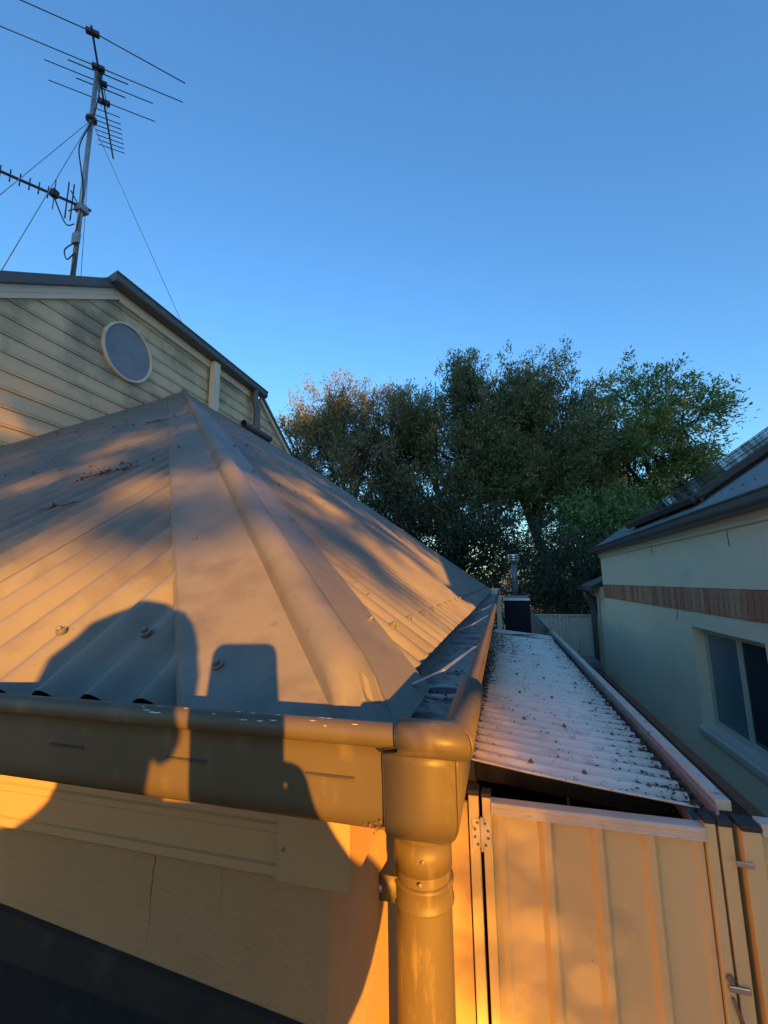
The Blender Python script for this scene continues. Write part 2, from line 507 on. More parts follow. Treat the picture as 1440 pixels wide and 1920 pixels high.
# straps that hold the lip back
for ys, tilt in ((.575, .15), (1.19, .17), (1.78, .16), (2.5, .15), (3.2, .16)):
    mb = MB()
    a = Vector((-.118, ys - .02, -.128)); b = Vector((-.078, ys, -.112)); c = Vector((-.044, ys + tilt, -.103))
    for p, q in ((a, b), (b, c)):
        d = (q - p).normalized(); sv = Vector((-d.y, d.x, 0)).normalized() * .0036
        mb.hexa([p - sv - Vector((0, 0, .001)), p + sv - Vector((0, 0, .001)), q + sv - Vector((0, 0, .001)), q - sv - Vector((0, 0, .001)), p - sv, p + sv, q + sv, q - sv])
    mb.build('gutter_strap', 'strap', gutter)
# pop outlet in the gutter floor
mb = MB(); pr = []
mb.lathe((-.104, .735, -.1803), [(.044, .0008), (.044, .004), (.034, .006), (.030, .003), (.030, .0012)], 22)
mb.build('outlet_ring', 'strap', gutter, True)
mb = MB(); mb.lathe((-.104, .735, -.1803), [(.030, .0016), (0, .0014)], 22)
mb.build('outlet_hole', 'black', gutter)

# ---- fascia, walls
mb = MB()
fp = [(FY, -.296), (FY, -.287), (FY + .0022, -.2855), (FY + .0022, -.2575), (FY, -.2555), (FY, -.2485), (FY + .0022, -.2465), (FY + .0022, -.152), (FY + .02, -.152), (FY + .02, -.3), (FY + .004, -.3)]
mb.prism(fp, 'x', -3.3, FX)
mb.box(FX - .02, FX, FY + .0205, YEND - .02, -.299, -.152)
mb.box(FX - .05, FX - .0205, FY + .0205, YEND - .02, -.299, -.292)
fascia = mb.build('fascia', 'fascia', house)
mb = MB().box(-.2386, FX + .0015, FY - .0022, FY - .0002, -.2985, -.2)
mb.box(FX + .0004, FX + .0022, FY - .0022, FY + .03, -.2985, -.2)
cv = mb.build('fascia_corner_cover', 'fascia', fascia, bevel=.0006)
mb = MB().lathe((-.2309, FY - .0022, -.2686), [(.0022, 0), (.0022, .0008), (.0012, .0012), (0, .0012)], 10, (0, -1, 0))
mb.build('cover_rivet', 'screw', fascia)
WX, WY = -.196, .478
mb = MB().add([(-3.3, WY, GROUND), (WX, WY, GROUND), (WX, WY, -.25), (-3.3, WY, -.25)], [(0, 1, 2, 3)])
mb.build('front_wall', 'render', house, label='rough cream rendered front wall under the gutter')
mb = MB().add([(WX, WY, GROUND), (WX, YEND - .1, GROUND), (WX, YEND - .1, -.25), (WX, WY, -.25)], [(0, 1, 2, 3)])
mb.build('side_wall', 'sidewall', house, label='sunlit smooth cream side wall behind the downpipe')
mb = MB().prism([(WX - .03, GROUND), (WX - .03, -.2), (FX - .05, zr(FX - .05) - .05), (AX, AZ - .06), (-6.5, AZ - .06), (-6.5, GROUND)], 'y', YEND - .16, YEND - .1)
mb.build('far_gable_wall', 'sidewall', house)
mb = MB().box(-6.5, WX - .01, WY + .01, YEND - .2, -.31, -.30)
mb.build('eave_lining', 'timber', house)
# hairline crack down the render
def crack(pts, wdt, parent, m='shade_crack'):
    mb = MB(); rows = []
    for i, (xx, zz) in enumerate(pts):
        ww = wdt * (1 - i / len(pts)) * random.uniform(.5, 1.2)
        rows.append([(xx - ww, WY - .0006, zz), (xx + ww, WY - .0006, zz)])
    return mb.strip(rows).build('render_crack', m, parent)
crack([(-.419 + random.uniform(-.0018, .0018) - .00014 * i, -.300 - .0055 * i) for i in range(26)], .00042, house)
crack([(-.326 + random.uniform(-.0012, .0012), -.312 - .0055 * i) for i in range(14)], .00035, house, 'litter2')
# far end closer of the side gutter
mb = MB().box(FX + .0, FX + W, YEND + .02, YEND + .03, -.19, -.10)
mb.build('gutter_end_plate', 'trim', house)
mb = MB().box(FX + W - .05, FX + W + .005, YEND - .45, YEND - .40, -.62, -.19)
mb.build('eave_prop', 'trim', house)

# ---- downpipe
PR = .040
mx, my = -.134, .69
dx, dy = -.106, .745
dp = MB().tube([(mx, my, GROUND + .05), (mx, my, -1.4), (mx, my, -.40), (mx, my, -.36)], PR, 28).build('downpipe', 'pipe', house, True, label='round khaki downpipe at the house corner with weathered paint')
mb = MB().tube([(dx, dy, -.1830), (dx, dy, -.245), (dx, dy, -.262)], PR + .0005, 28); mb.build('outlet_dropper', 'pipe', dp, True)
mb = MB().tube([(dx, dy, -.248), (dx, dy, -.272), (dx - .004, dy - .006, -.29), (mx + .006, my + .012, -.335), (mx, my, -.355), (mx, my, -.372)], PR + .0012, 28); mb.build('pipe_elbow', 'pipe', dp, True)
mb = MB().tube([(mx, my, -.366), (mx, my, -.405)], PR + .0022, 28); mb.build('pipe_collar', 'pipe', dp, True)
mb = MB()
mb.lathe((mx, my, 0), [(PR + .0004, -.4195), (PR + .004, -.421), (PR + .004, -.424), (PR + .0022, -.426), (PR + .0022, -.445), (PR + .004, -.447), (PR + .004, -.450), (PR + .0004, -.4515)], 28)
mb.box(mx - PR - .034, mx - PR + .006, my - .022, my - .0195, -.452, -.419)
mb.build('wall_strap', 'pipe', dp, True)
mb = MB().lathe((mx - PR - .022, my - .0222, -.436), [(.006, 0), (.006, .002), (.003, .0045), (0, .0045)], 10, (0, -1, 0)); mb.build('strap_screw', 'zinc', dp)
for zz, aa in ((-.383, -80), (-.411, -86)):
    a = math.radians(aa)
    mb = MB().lathe((mx + (PR + .003) * math.cos(a), my + (PR + .003) * math.sin(a), zz), [(.003, 0), (.003, .0012), (.0015, .002), (0, .002)], 8, (math.cos(a), math.sin(a), 0)); mb.build('pipe_rivet', 'screw', dp)

chips = []
rc = random.Random(3)
mb = MB()
for i in range(22):
    xx = rc.uniform(-.36, -.10); a = rc.uniform(.55, 1.5); l = rc.uniform(.0008, .0045); h = rc.uniform(.0002, .0006)
    cyy, czz = FY - W + .0085 - .0088 * math.cos(a), -.1092 + .0088 * math.sin(a)
    dy_, dz_ = math.sin(a) * h, math.cos(a) * h
    mb.add([(xx - l, cyy, czz), (xx, cyy - dy_, czz - dz_), (xx + l, cyy, czz), (xx, cyy + dy_, czz + dz_)], [(0, 1, 2, 3)])
mb.build('paint_chips', 'trim', gutter, kind='stuff')
mb = MB()
for (cx_, cz_, r0) in ((-.094, -.171, .006), (-.086, -.174, .005), (-.099, -.174, .004)):
    for j in range(7):
        px_, pz_ = cx_ + rc.gauss(0, r0), cz_ + rc.gauss(0, r0 * .6); rr = rc.uniform(.0003, .0014)
        dd = max(0, -.1603 - pz_); yy_ = FY - W + .0342 - math.sqrt(max(0, .0247 ** 2 - dd ** 2))
        mb.add([(px_ + rr * math.cos(t) * rc.uniform(.6, 1.3), yy_ - .0004, pz_ + rr * math.sin(t) * rc.uniform(.6, 1.2)) for t in (0, 1, 2, 3, 4, 5, 5.8)], [tuple(range(7))])
mb.build('rust_spots', 'litter2', gutter, kind='stuff')
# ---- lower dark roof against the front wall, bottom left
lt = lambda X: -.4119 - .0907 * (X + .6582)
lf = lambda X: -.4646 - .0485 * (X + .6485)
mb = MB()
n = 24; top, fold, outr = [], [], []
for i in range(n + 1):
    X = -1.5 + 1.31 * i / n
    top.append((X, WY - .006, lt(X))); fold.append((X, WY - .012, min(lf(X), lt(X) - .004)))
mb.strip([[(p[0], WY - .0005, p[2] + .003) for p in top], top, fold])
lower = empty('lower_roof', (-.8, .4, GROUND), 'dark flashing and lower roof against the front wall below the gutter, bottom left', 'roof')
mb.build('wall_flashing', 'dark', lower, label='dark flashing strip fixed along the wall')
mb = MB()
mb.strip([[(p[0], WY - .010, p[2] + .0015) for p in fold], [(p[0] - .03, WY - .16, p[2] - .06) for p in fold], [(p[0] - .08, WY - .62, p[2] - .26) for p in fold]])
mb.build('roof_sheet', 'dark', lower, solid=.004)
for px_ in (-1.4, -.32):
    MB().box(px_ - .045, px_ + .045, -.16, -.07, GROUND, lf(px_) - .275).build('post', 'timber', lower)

# ---- upper weatherboard wall
UX = AX
up = MB()
rake_b = lambda yy: 2.42 + (yy - 2.595) * .682        # lower edge of raking fascia on the wall
far_y = lambda zz: 5.77 + (1.95 - zz) * 1.40          # far raking edge
TOPZ = 2.46
poly = [(.25, -.2), (.25, rake_b(.25)), (2.65, rake_b(2.65)), (2.65, TOPZ), (far_y(TOPZ), TOPZ), (far_y(.9), .9), (far_y(.9), -.2)]
up.prism(poly, 'x', UX - .05, UX - .016)
upper = up.build('upper_wall', 'board', house, label='cream weatherboard upper wall with mould stains and a round window')
PB = .1218
for i in range(-1, 13):
    z0 = 1.0255 + PB * (i - 1); z1 = z0 + PB
    if z1 > TOPZ: z1 = TOPZ
    if z0 >= TOPZ - .02: continue
    yl0, yl1 = 2.595 + (z0 - 2.42) / .682, 2.595 + (z1 - 2.42) / .682
    yl0, yl1 = max(yl0, .25), max(min(yl1, 2.64), .25)
    yr0, yr1 = far_y(z0), far_y(z1)
    a = UX
    prf = [(z0 + .001, a - .0005), (z0 + .0135, a), (z0 + .0145, a - .0055), (z0 + .0190, a - .0055), (z0 + .0200, a - .001), (z1 - .001, a - .010)]
    L, Rr = [], []
    for zz, xx in prf:
        q = (zz - z0) / (z1 - z0)
        L.append((xx, yl0 + (yl1 - yl0) * q, zz)); Rr.append((xx, yr0 + (yr1 - yr0) * q, zz))
    mb = MB().strip([[(UX - .014, L[0][1], L[0][2])] + L, [(UX - .014, Rr[0][1], Rr[0][2])] + Rr])
    mb.build('weatherboard', 'board', upper)
def slanted(y0, z0, y1, z1, h, x0, x1, hx=0.0):
    """bar in the plane of the upper wall whose lower edge runs from (y0,z0) to (y1,z1)"""
    return [(x0, y0, z0), (x1, y0, z0), (x1, y1, z1), (x0, y1, z1), (x0, y0, z0 + h), (x1, y0, z0 + h), (x1, y1, z1 + h), (x0, y1, z1 + h)]
# raking fascia (two stepped faces) and its dark capping
MB().hexa(slanted(.25, rake_b(.25), 2.600, rake_b(2.600), .105, UX - .001, UX + .022)).build('raking_fascia', 'trim', upper, bevel=.002)
MB().hexa(slanted(.25, rake_b(.25) + .045, 2.601, rake_b(2.601) + .045, .004, UX + .022, UX + .026)).build('fascia_bead', 'trim', upper)
MB().hexa(slanted(.22, rake_b(.22) + .105, 2.56, rake_b(2.56) + .105, .085, UX - .3, UX + .055)).build('barge_cap', 'steel', upper, bevel=.006)
MB().hexa(slanted(2.602, 2.405, 3.79, 2.405, .125, UX - .001, UX + .02)).build('eave_fascia', 'trim', upper, bevel=.002)
MB().hexa(slanted(3.893, 2.405, 4.78, 2.405, .125, UX - .001, UX + .02)).build('eave_fascia', 'trim', upper, bevel=.002)
# eave gutter along the top
gp = [(0, .0), (.05, -.004)] + [(.062 + .032 * math.cos(a), .030 + .034 * math.sin(a)) for a in [math.radians(v) for v in range(-90, 1, 15)]] + [(.095, .07), (.103, .074), (.106, .083), (.100, .091), (.09, .088), (.0, .05)]
mb = MB(); mb.prism([(UX + .021 + a, 2.492 + b) for a, b in gp], 'y', 2.47, 4.86)
mb.build('eave_gutter', 'steel', upper)
MB().box(UX + .022, UX + .085, 3.79, 3.89, 1.80, 2.478).build('wall_post', 'trim', upper, bevel=.003)
MB().hexa(slanted(4.82, far_y(0) and 2.455, far_y(.9) + .03, .9, .0, UX, UX + .03)[:4] + [(UX, 4.82 + .02, 2.50), (UX + .03, 4.82 + .02, 2.50), (UX + .03, far_y(.9) + .13, .9), (UX, far_y(.9) + .13, .9)]).build('far_barge', 'trim', upper)
MB().hexa([(UX - .2, 4.86, 2.495), (UX + .045, 4.86, 2.495), (UX + .045, far_y(.9) + .135, .9), (UX - .2, far_y(.9) + .135, .9), (UX - .2, 4.90, 2.52), (UX + .045, 4.90, 2.52), (UX + .045, far_y(.9) + .17, .9), (UX - .2, far_y(.9) + .17, .9)]).build('far_barge_cap', 'steel', upper)
mb = MB()
mb.add([(UX - .0, 2.5, 2.57), (UX, 4.86, 2.57), (-7.5, 4.86, 3.0), (-7.5, 2.5, 3.0)], [(0, 1, 2, 3)])
mb.add([(UX - .05, .2, rake_b(.2) + .17), (UX - .05, 2.5, 2.55), (-7.5, 2.5, 3.0), (-7.5, .2, 1.6)], [(3, 2, 1, 0)])
mb.add([(UX - .05, 4.86, 2.54), (UX - .05, 7.4, .9), (-7.5, 7.4, .9), (-7.5, 4.86, 3.0)], [(0, 1, 2, 3)])
mb.build('upper_roof', 'steel', upper)
# round window
wc = (UX, 2.745, 2.008)
mb = MB().lathe(wc, [(.256, -.01), (.256, .018), (.253, .022), (.241, .022), (.236, .017), (.235, .002)], 56, (1, 0, 0))
rw = mb.build('round_window', 'trim', upper, True, label='round window with frosted grey glass and cream frame')
rw.modifiers.new('e', 'EDGE_SPLIT').split_angle = math.radians(35)
MB().lathe(wc, [(.2355, .006), (.15, .0065), (0, .007)], 56, (1, 0, 0)).build('window_pane', 'frost', rw)
# downpipe with spreader
ud = MB().tube([(UX + .07, 4.62, 2.50), (UX + .07, 4.62, 2.40), (UX + .075, 4.62, 2.36), (UX + .085, 4.66, 2.24), (UX + .085, 4.66, 2.02), (UX + .105, 4.66, 1.95)], .044, 16).build('upper_downpipe', 'steel', upper, True)
sx, sz = UX + .135, 1.925
mb = MB(); mb.tube([(sx, 4.30, sz), (sx, 4.90, sz)], .043, 18, False); mb.tube([(sx, 4.30, sz), (sx, 4.90, sz)], .037, 18, False)
spr = mb.build('rain_spreader', 'pvc', upper, True, label='perforated grey pipe lying on the roof under the upper downpipe')
for i in range(5):
    a = math.radians(8); p = (sx + .0432 * math.cos(a), 4.40 + .115 * i, sz + .0432 * math.sin(a))
    MB().lathe(p, [(.012, .0004), (0, .0006)], 12, (math.cos(a), 0, math.sin(a))).build('drain_hole', 'black', spr)
MB().lathe((sx, 4.905, sz), [(.045, -.03), (.045, .004), (0, .006)], 18, (0, 1, 0)).build('end_cap', 'pvc', spr)

# ================================================================== TV antenna on its guyed mast
mxa, mya = -3.70, 2.67
at = empty('tv_antenna', (mxa, mya, 2.78), 'tall galvanised mast with TV antennas and guy wires on the upper roof', 'antenna')
MB().tube([(mxa, mya, 2.60), (mxa, mya, 5.22)], .0215, 14).build('mast', 'mast', at, True)
AZ0 = 5.19
def bar(name, a, b, r=.006, m='ant', n=6):
    return MB().tube([a, b], r, n).build(name, m, at, True)
B0, B1 = Vector((-3.455, 2.40, AZ0)), Vector((-4.335, 3.44, AZ0))
bd = (B1 - B0).normalized(); bn = Vector((-bd.y, bd.x, 0)) * -1
boom = bar('boom', B0 - bd * .03, B1, .0105)
def element(t, half_l, half_r, r=.006, droop=0.0, dz=.014):
    c = B0 + bd * t + Vector((0, 0, dz))
    mb = MB()
    mb.tube([c, c + bn * half_r + bd * droop], r, 6)
    mb.tube([c, c - bn * half_l], r, 6)
    return mb.build('element', 'ant', at, True)
T = lambda x_, y_: (Vector((x_, y_, AZ0)) - B0).dot(bd)
element(.03, .80, .80, .0052, .10)
element(T(-3.67, 2.66), .80, .78, .0052); element(T(-3.67, 2.66) + .03, .26, .26, .006, 0, -.012)
element(T(-3.77, 2.77), .48, .48, .0052); element(T(-3.77, 2.77) + .035, .22, .22, .006, 0, -.012)
element(T(-3.90, 2.92), .49, .49, .0052)
for i in range(8):
    element(T(-3.97, 3.01) + .061 * i + (.02 if i else 0), .135, .135, .0052)
for t in (.03, T(-3.67, 2.66), T(-3.77, 2.77), T(-3.90, 2.92)):
    c = B0 + bd * t
    MB().hexa([tuple(c + bn * sx_ + bd * sy_ + Vector((0, 0, sz_))) for sz_ in (-.016, .03) for sx_, sy_ in ((-.055, -.02), (.055, -.02), (.055, .02), (-.055, .02))]).build('element_clamp', 'black', at, bevel=.004)
MB().tube([B0 + bd * T(-3.70, 2.69) + Vector((0, 0, -.10)), B0 + bd * T(-3.70, 2.69) + Vector((0, 0, .06))], .034, 12).build('mast_clamp', 'ant', at)
for q in (-.028, .028):
    a_ = B0 + bd * T(-3.74, 2.74) + bn * q - Vector((0, 0, .03)); b_ = B0 + bd * (T(-3.92, 2.95)) + bn * q - Vector((0, 0, .02))
    bar('phasing_line', a_, b_, .005)
# lower yagi, vertical elements
Y0, Y1 = Vector((mxa + .055, mya + .06, 3.585)), Vector((-4.62, 1.40, 3.585))
yd = (Y1 - Y0).normalized()
bar('boom', Y0, Y1, .013)
MB().box(mxa - .04, mxa + .05, mya - .04, mya + .05, 3.53, 3.60).build('mast_clamp', 'mast', at, bevel=.004)
for i in range(16):
    c = Y0 + yd * (.33 + .066 * i)
    bar('element', c - Vector((0, 0, .062)), c + Vector((0, 0, .062)), .0055)
cq = Y0 + yd * .17
for q in (-.02, .02):
    bar('reflector', cq + yd * q - Vector((0, 0, .19)), cq + yd * q + Vector((0, 0, .20)), .006)
MB().tube([cq + Vector((0, 0, -.10)), Y0 + yd * .09 + Vector((0, 0, -.015)), cq + Vector((0, 0, .12))], .006, 6).build('reflector_stay', 'ant', at)
cb = Y0 + yd * .285
MB().box(cb.x - .028, cb.x + .028, cb.y - .028, cb.y + .028, cb.z - .02, cb.z + .045).build('dipole_box', 'black', at, bevel=.004)
bar('dipole', cb + Vector((0, 0, -.15)), cb + Vector((0, 0, .16)), .004)
MB().box(mxa + .0, mxa + .075, mya - .055, mya - .02, 3.15, 3.26).build('masthead_amplifier', 'mast', at, bevel=.006)
def cable(pts, r=.006):
    P = [Vector(p) for p in pts]; o = []
    for i in range(len(P) - 1):
        p0, p1, p2, p3 = P[max(i - 1, 0)], P[i], P[i + 1], P[min(i + 2, len(P) - 1)]
        for k in range(6):
            t = k / 6
            o.append(.5 * ((2 * p1) + (-p0 + p2) * t + (2 * p0 - 5 * p1 + 4 * p2 - p3) * t * t + (-p0 + 3 * p1 - 3 * p2 + p3) * t ** 3))
    o.append(P[-1])
    return MB().tube(o, r, 6).build('coaxial_cable', 'black', at, True)
cable([(mxa + .03, mya - .02, 5.08), (mxa + .09, mya - .02, 4.9), (mxa + .03, mya, 4.62), (mxa + .08, mya - .03, 4.52), (mxa + .02, mya - .03, 4.46), (mxa - .06, mya - .04, 4.25), (mxa - .02, mya - .03, 4.0), (mxa + .03, mya - .03, 3.8), (mxa + .05, mya - .03, 3.66), (mxa + .03, mya - .03, 3.4), (mxa + .02, mya - .04, 3.26)])
cable([(cb.x, cb.y, cb.z - .02), (mxa - .09, mya - .10, 3.42), (mxa - .05, mya - .07, 3.34), (mxa - .02, mya - .03, 3.38)])
cable([(mxa + .03, mya - .045, 3.15), (mxa - .07, mya - .05, 3.10), (mxa - .04, mya - .04, 3.0), (mxa + .04, mya - .03, 3.05), (mxa + .02, mya - .03, 2.85), (mxa + .02, mya - .03, 2.7)])
MB().lathe((mxa, mya, 4.59), [(.025, -.02), (.05, -.012), (.05, .012), (.025, .02)], 12).build('guy_collar', 'ant', at)
gc = Vector((mxa, mya, 4.585))
for e in ((-3.95, 5.2, 2.62), (-4.60, 3.45, 2.78), (-3.15, 1.62, 2.36), (-3.02, 1.72, 1.98)):
    bar('guy_wire', gc, Vector(e), .0032, 'mast', 4)

# ================================================================== lean-to roof over the side passage
LX0, LX1, LY0, LY1 = -.150, .500, 1.50, 5.08
zl = lambda xx: -.572 - (xx + .14) * .113
lean = empty('lean_to_roof', (.2, 3.2, GROUND), 'low pale corrugated roof over the side passage, strewn with leaf litter', 'roof')
def lean_sheet(y0, y1):
    mb = MB(); rows = []
    n = int((y1 - y0) / PIT * 10)
    for i in range(n + 1):
        yy = y0 + (y1 - y0) * i / n
        h = .0105 * math.cos(2 * math.pi * (yy - LY0 - .008) / PIT)
        rows.append([(xx, yy, zl(xx) + h + sag) for xx, sag in ((LX0, 0), (LX0 + .2, -.004), (LX0 + .4, -.004), (LX1, .0))])
    return mb.strip(rows)
yy = LY0
while yy < LY1 - .01:
    y2 = min(yy + PIT * 10, LY1)
    lean_sheet(yy, y2).build('roof_sheet', 'lean', lean, True, solid=.0016)
    yy = y2
MB().hexa([(LX0, LY1 - .03, zl(LX0) + .010), (LX1, LY1 - .03, zl(LX1) + .010), (LX1, LY1 + .27, zl(LX1) + .014), (LX0, LY1 + .27, zl(LX0) + .014),
           (LX0, LY1 - .03, zl(LX0) + .013), (LX1, LY1 - .03, zl(LX1) + .013), (LX1, LY1 + .27, zl(LX1) + .018), (LX0, LY1 + .27, zl(LX0) + .018)]).build('end_flashing', 'lean', lean)
# frame below
MB().box(WX + .002, LX0 + .03, LY0 + .03, LY1 + .2, -.70, -.585).build('wall_plate', 'timber', lean)
for yb in (LY0 + .16, 2.5, 3.5, 4.5):
    MB().hexa([(WX + .03, yb, zl(LX0) - .115), (LX1 + .02, yb, zl(LX1) - .105), (LX1 + .02, yb + .045, zl(LX1) - .105), (WX + .03, yb + .045, zl(LX0) - .115),
               (WX + .03, yb, zl(LX0) - .014), (LX1 + .02, yb, zl(LX1) - .014), (LX1 + .02, yb + .045, zl(LX1) - .014), (WX + .03, yb + .045, zl(LX0) - .014)]).build('rafter', 'timber', lean)
MB().box(WX + .01, WX + .06, LY0 + .06, LY0 + .11, GROUND + .01, -.60).build('post', 'timber', lean)
MB().box(LX1 - .02, LX1 + .025, LY0 + .06, LY0 + .11, GROUND + .01, -.69).build('post', 'timber', lean)
MB().box(WX + .004, LX1 + .03, LY1 + .10, LY1 + .14, GROUND + .012, -.70).build('end_light_block', 'timber', lean)  # added board, keeps daylight from the far end out of the passage
# trough along the fence
tp = [(LX1 - .03, -.652), (LX1 - .025, -.675), (LX1 + .03, -.675), (LX1 + .034, -.628), (LX1 + .038, -.622), (LX1 + .041, -.628), (LX1 + .034, -.680), (LX1 - .032, -.680)]
MB().prism(tp, 'y', LY0 - .02, LY1 + .25).build('trough_gutter', 'strap', lean)
for xs in (-.12, .06, .22, .4):
    for k in range(9):
        yy = LY0 + .008 + PIT * (1 + k * 6)
        if yy < LY1 - .05:
            o = share(screw0, 'screw', lean, (xs, yy, zl(xs) + .0085))
            o.data = screw0.data

# leaf litter
def litter(name, pts, smin, smax, m, label=None, parent=None, nrm=(0, 0, 1), thick=.35):
    V, Fc = [], []
    for p in pts:
        a = random.uniform(0, 6.28); L = random.uniform(smin, smax); Wd = L * random.uniform(.22, .6)
        d = Vector((math.cos(a), math.sin(a), random.uniform(-thick, thick))).normalized()
        n_ = Vector((random.uniform(-.5, .5), random.uniform(-.5, .5), 1)).normalized()
        sdv = d.cross(n_).normalized()
        c = Vector(p); k = len(V); b = n_ * L * random.uniform(-.15, .3)
        V += [c - d * L / 2, c - sdv * Wd / 2 + b, c + d * L / 2, c + sdv * Wd / 2 + b * .5]
        Fc += [(k, k + 1, k + 2), (k, k + 2, k + 3)]
    mb = MB(); mb.v = V; mb.f = Fc
    o = mb.build(name, m, parent)
    if parent is None:
        props(o, label, 'leaf litter', None, 'stuff')
    else:
        props(o, None, None, None, 'stuff')
    return o
pts = []
leanz = lambda xx, yy: zl(xx) + .0105 * math.cos(2 * math.pi * (yy - LY0 - .008) / PIT)
for _ in range(620):                         # scattered bits, most in the valleys
    xx = random.uniform(LX0 + .02, LX1); yy = LY0 + (LY1 - LY0) * random.random() ** 1.25
    if random.random() < .6: yy = LY0 + .008 + PIT * (math.floor((yy - LY0) / PIT) + .5) + random.gauss(0, .007)
    if yy < LY0: continue
    pts.append((xx, yy, leanz(xx, yy) + .002))
litter('leaf_litter', pts, .004, .019, 'litter', 'scattered dark leaf bits across the pale lean-to roof')
pts = []
for _ in range(5200):                        # drift along the house
    yy = random.uniform(LY0 + .0, LY1 + .24)
    spread = .012 + .035 * max(0, math.sin((yy - 1.6) * .75)) ** 2 + (.10 if 3.7 < yy < 5.0 else 0)
    xx = LX0 + abs(random.gauss(0, 1)) * spread
    if xx > LX1: continue
    dpt = max(0, .016 - (xx - LX0) * .15)
    pts.append((xx, yy, leanz(xx, min(yy, LY1)) + .003 + random.random() * dpt + (.012 if yy > LY1 else 0)))
for _ in range(500):
    pts.append((random.uniform(LX0, LX1 - .15), LY1 - .035 + random.gauss(0, .02), zl(.2) + .018 + random.random() * .01))
litter('leaf_litter', pts, .006, .026, 'litter', 'drift of dark leaf litter where the lean-to roof meets the house')
pts = []
for _ in range(4600):                        # drift along the trough
    yy = random.uniform(LY0 - .015, LY1 + .2)
    xx = LX1 + .028 - abs(random.gauss(0, 1)) * .022
    if random.random() < .3:
        yy = LY0 + .008 + PIT * (math.floor((yy - LY0) / PIT) + .5) + random.gauss(0, .008); xx = LX1 - abs(random.gauss(0, 1)) * .055
    zz = (leanz(xx, yy) + .003) if xx < LX1 - .004 else -.668
    pts.append((xx, yy, zz + random.random() * (.022 if xx > LX1 - .004 else .008)))
litter('leaf_litter', pts, .006, .026, 'litter', 'dark leaf litter filling the trough beside the fence')
pts = []
for _ in range(420):
    yy = .5 + 5 * random.random() ** 1.6; xx = random.uniform(FX + .012, FX + W - .02)
    pts.append((xx, yy, -.1785 + random.random() * .004))
litter('leaf_litter', pts, .003, .014, 'litter', 'specks of leaf litter lying in the side gutter')
# dry twigs on the roof
def twig(name, label, cx, cy, L, ang, nleaf, seed):
    r = random.Random(seed)
    mb = MB(); d = Vector((math.cos(ang), math.sin(ang), 0)); P = []
    for i in range(8):
        t = i / 7 - .5
        X = cx + d.x * L * t + r.uniform(-.006, .006); Y = cy + d.y * L * t + r.uniform(-.012, .012)
        P.append((X, Y, zf(Y) + .014))
    e = empty(name, (cx, cy, zf(cy)), label, 'twig', 'dry twigs on the roof')
    mb.tube(P, [.0022] * 7 + [.001], 5); mb.build('stem', 'litter2', e)
    mb = MB()
    for i in range(nleaf):
        p = Vector(P[r.randrange(8)]) + Vector((r.uniform(-.02, .02), r.uniform(-.03, .03), r.uniform(0, .012)))
        p.z = zf(p.y) + .010 + r.uniform(0, .014)
        a = r.uniform(0, 6.28); l = r.uniform(.005, .014); u = Vector((math.cos(a), math.sin(a), r.uniform(-.3, .6))); v = Vector((-math.sin(a), math.cos(a), r.uniform(-.4, .4))) * .35
        mb.add([p - u * l, p + v * l, p + u * l, p - v * l], [(0, 1, 2, 3)])
    mb.build('dry_leaf', 'litter2', e, kind='stuff')
twig('dry_twig', 'brown dry twig with curled leaves halfway up the front roof slope', -1.36, 1.18, .17, .5, 60, 1)
twig('dry_twig', 'brown dry twig near the top of the front roof slope', -1.95, 2.05, .22, .35, 40, 2)
twig('dry_twig', 'small dry twig lying below the larger twig on the front slope', -1.23, .93, .10, .5, 6, 3)
pts = []
for _ in range(90):
    X = random.uniform(-2.6, -.3); Y = random.uniform(.45, 2.8)
    if yhip(X) - .25 < Y: continue
    pts.append((X, Y, zf(Y) + .010))
for _ in range(60):
    Y = random.uniform(.6, 4); X = random.uniform(max(xhip(Y), AX) + .2, -.2) if max(xhip(Y), AX) + .2 < -.2 else None
    if X: pts.append((X, Y, zr(X) + .011))
litter('leaf_litter', pts, .003, .012, 'litter', 'tiny dark leaf bits sprinkled over the grey hip roof')

# ================================================================== side gate and its posts
GY = 1.45
GB = GROUND + .08
def post(name, x0, x1, y0, y1, ztop, label, group=None, m='gate'):
    e = empty(name, ((x0 + x1) / 2, (y0 + y1) / 2, GROUND), label, 'post', group)
    MB().box(x0, x1, y0, y1, GROUND, ztop - .012).build('post_body', m, e, bevel=.003)
    MB().box(x0 - .0025, x1 + .0025, y0 - .0025, y1 + .0025, ztop - .0118, ztop + .003).build('post_cap', 'black', e, bevel=.004)
    return e
post('gate_post', -.1365, -.106, GY, GY + .05, -.638, 'cream hinge post with black cap beside the downpipe')
inf = MB().box(WX + .0006, -.1395, GY - .012, GY + .004, GROUND + .03, -.665).build('gate_infill', 'sidewall', None, bevel=.002)
props(inf, 'narrow sunlit cream board between the house wall and the hinge post', 'board')
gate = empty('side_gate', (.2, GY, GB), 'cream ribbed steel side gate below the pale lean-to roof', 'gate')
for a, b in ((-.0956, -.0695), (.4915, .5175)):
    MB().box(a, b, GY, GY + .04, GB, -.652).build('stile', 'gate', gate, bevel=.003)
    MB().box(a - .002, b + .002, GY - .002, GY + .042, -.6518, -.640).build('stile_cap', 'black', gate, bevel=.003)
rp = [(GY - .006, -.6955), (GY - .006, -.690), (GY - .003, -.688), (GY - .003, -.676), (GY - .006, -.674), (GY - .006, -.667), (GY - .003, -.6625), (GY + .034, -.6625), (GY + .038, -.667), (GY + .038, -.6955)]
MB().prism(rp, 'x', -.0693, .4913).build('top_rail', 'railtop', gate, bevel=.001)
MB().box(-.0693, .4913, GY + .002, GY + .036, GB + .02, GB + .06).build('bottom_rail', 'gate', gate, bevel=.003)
rib = [-.045, .090, .229, .3615, .485]
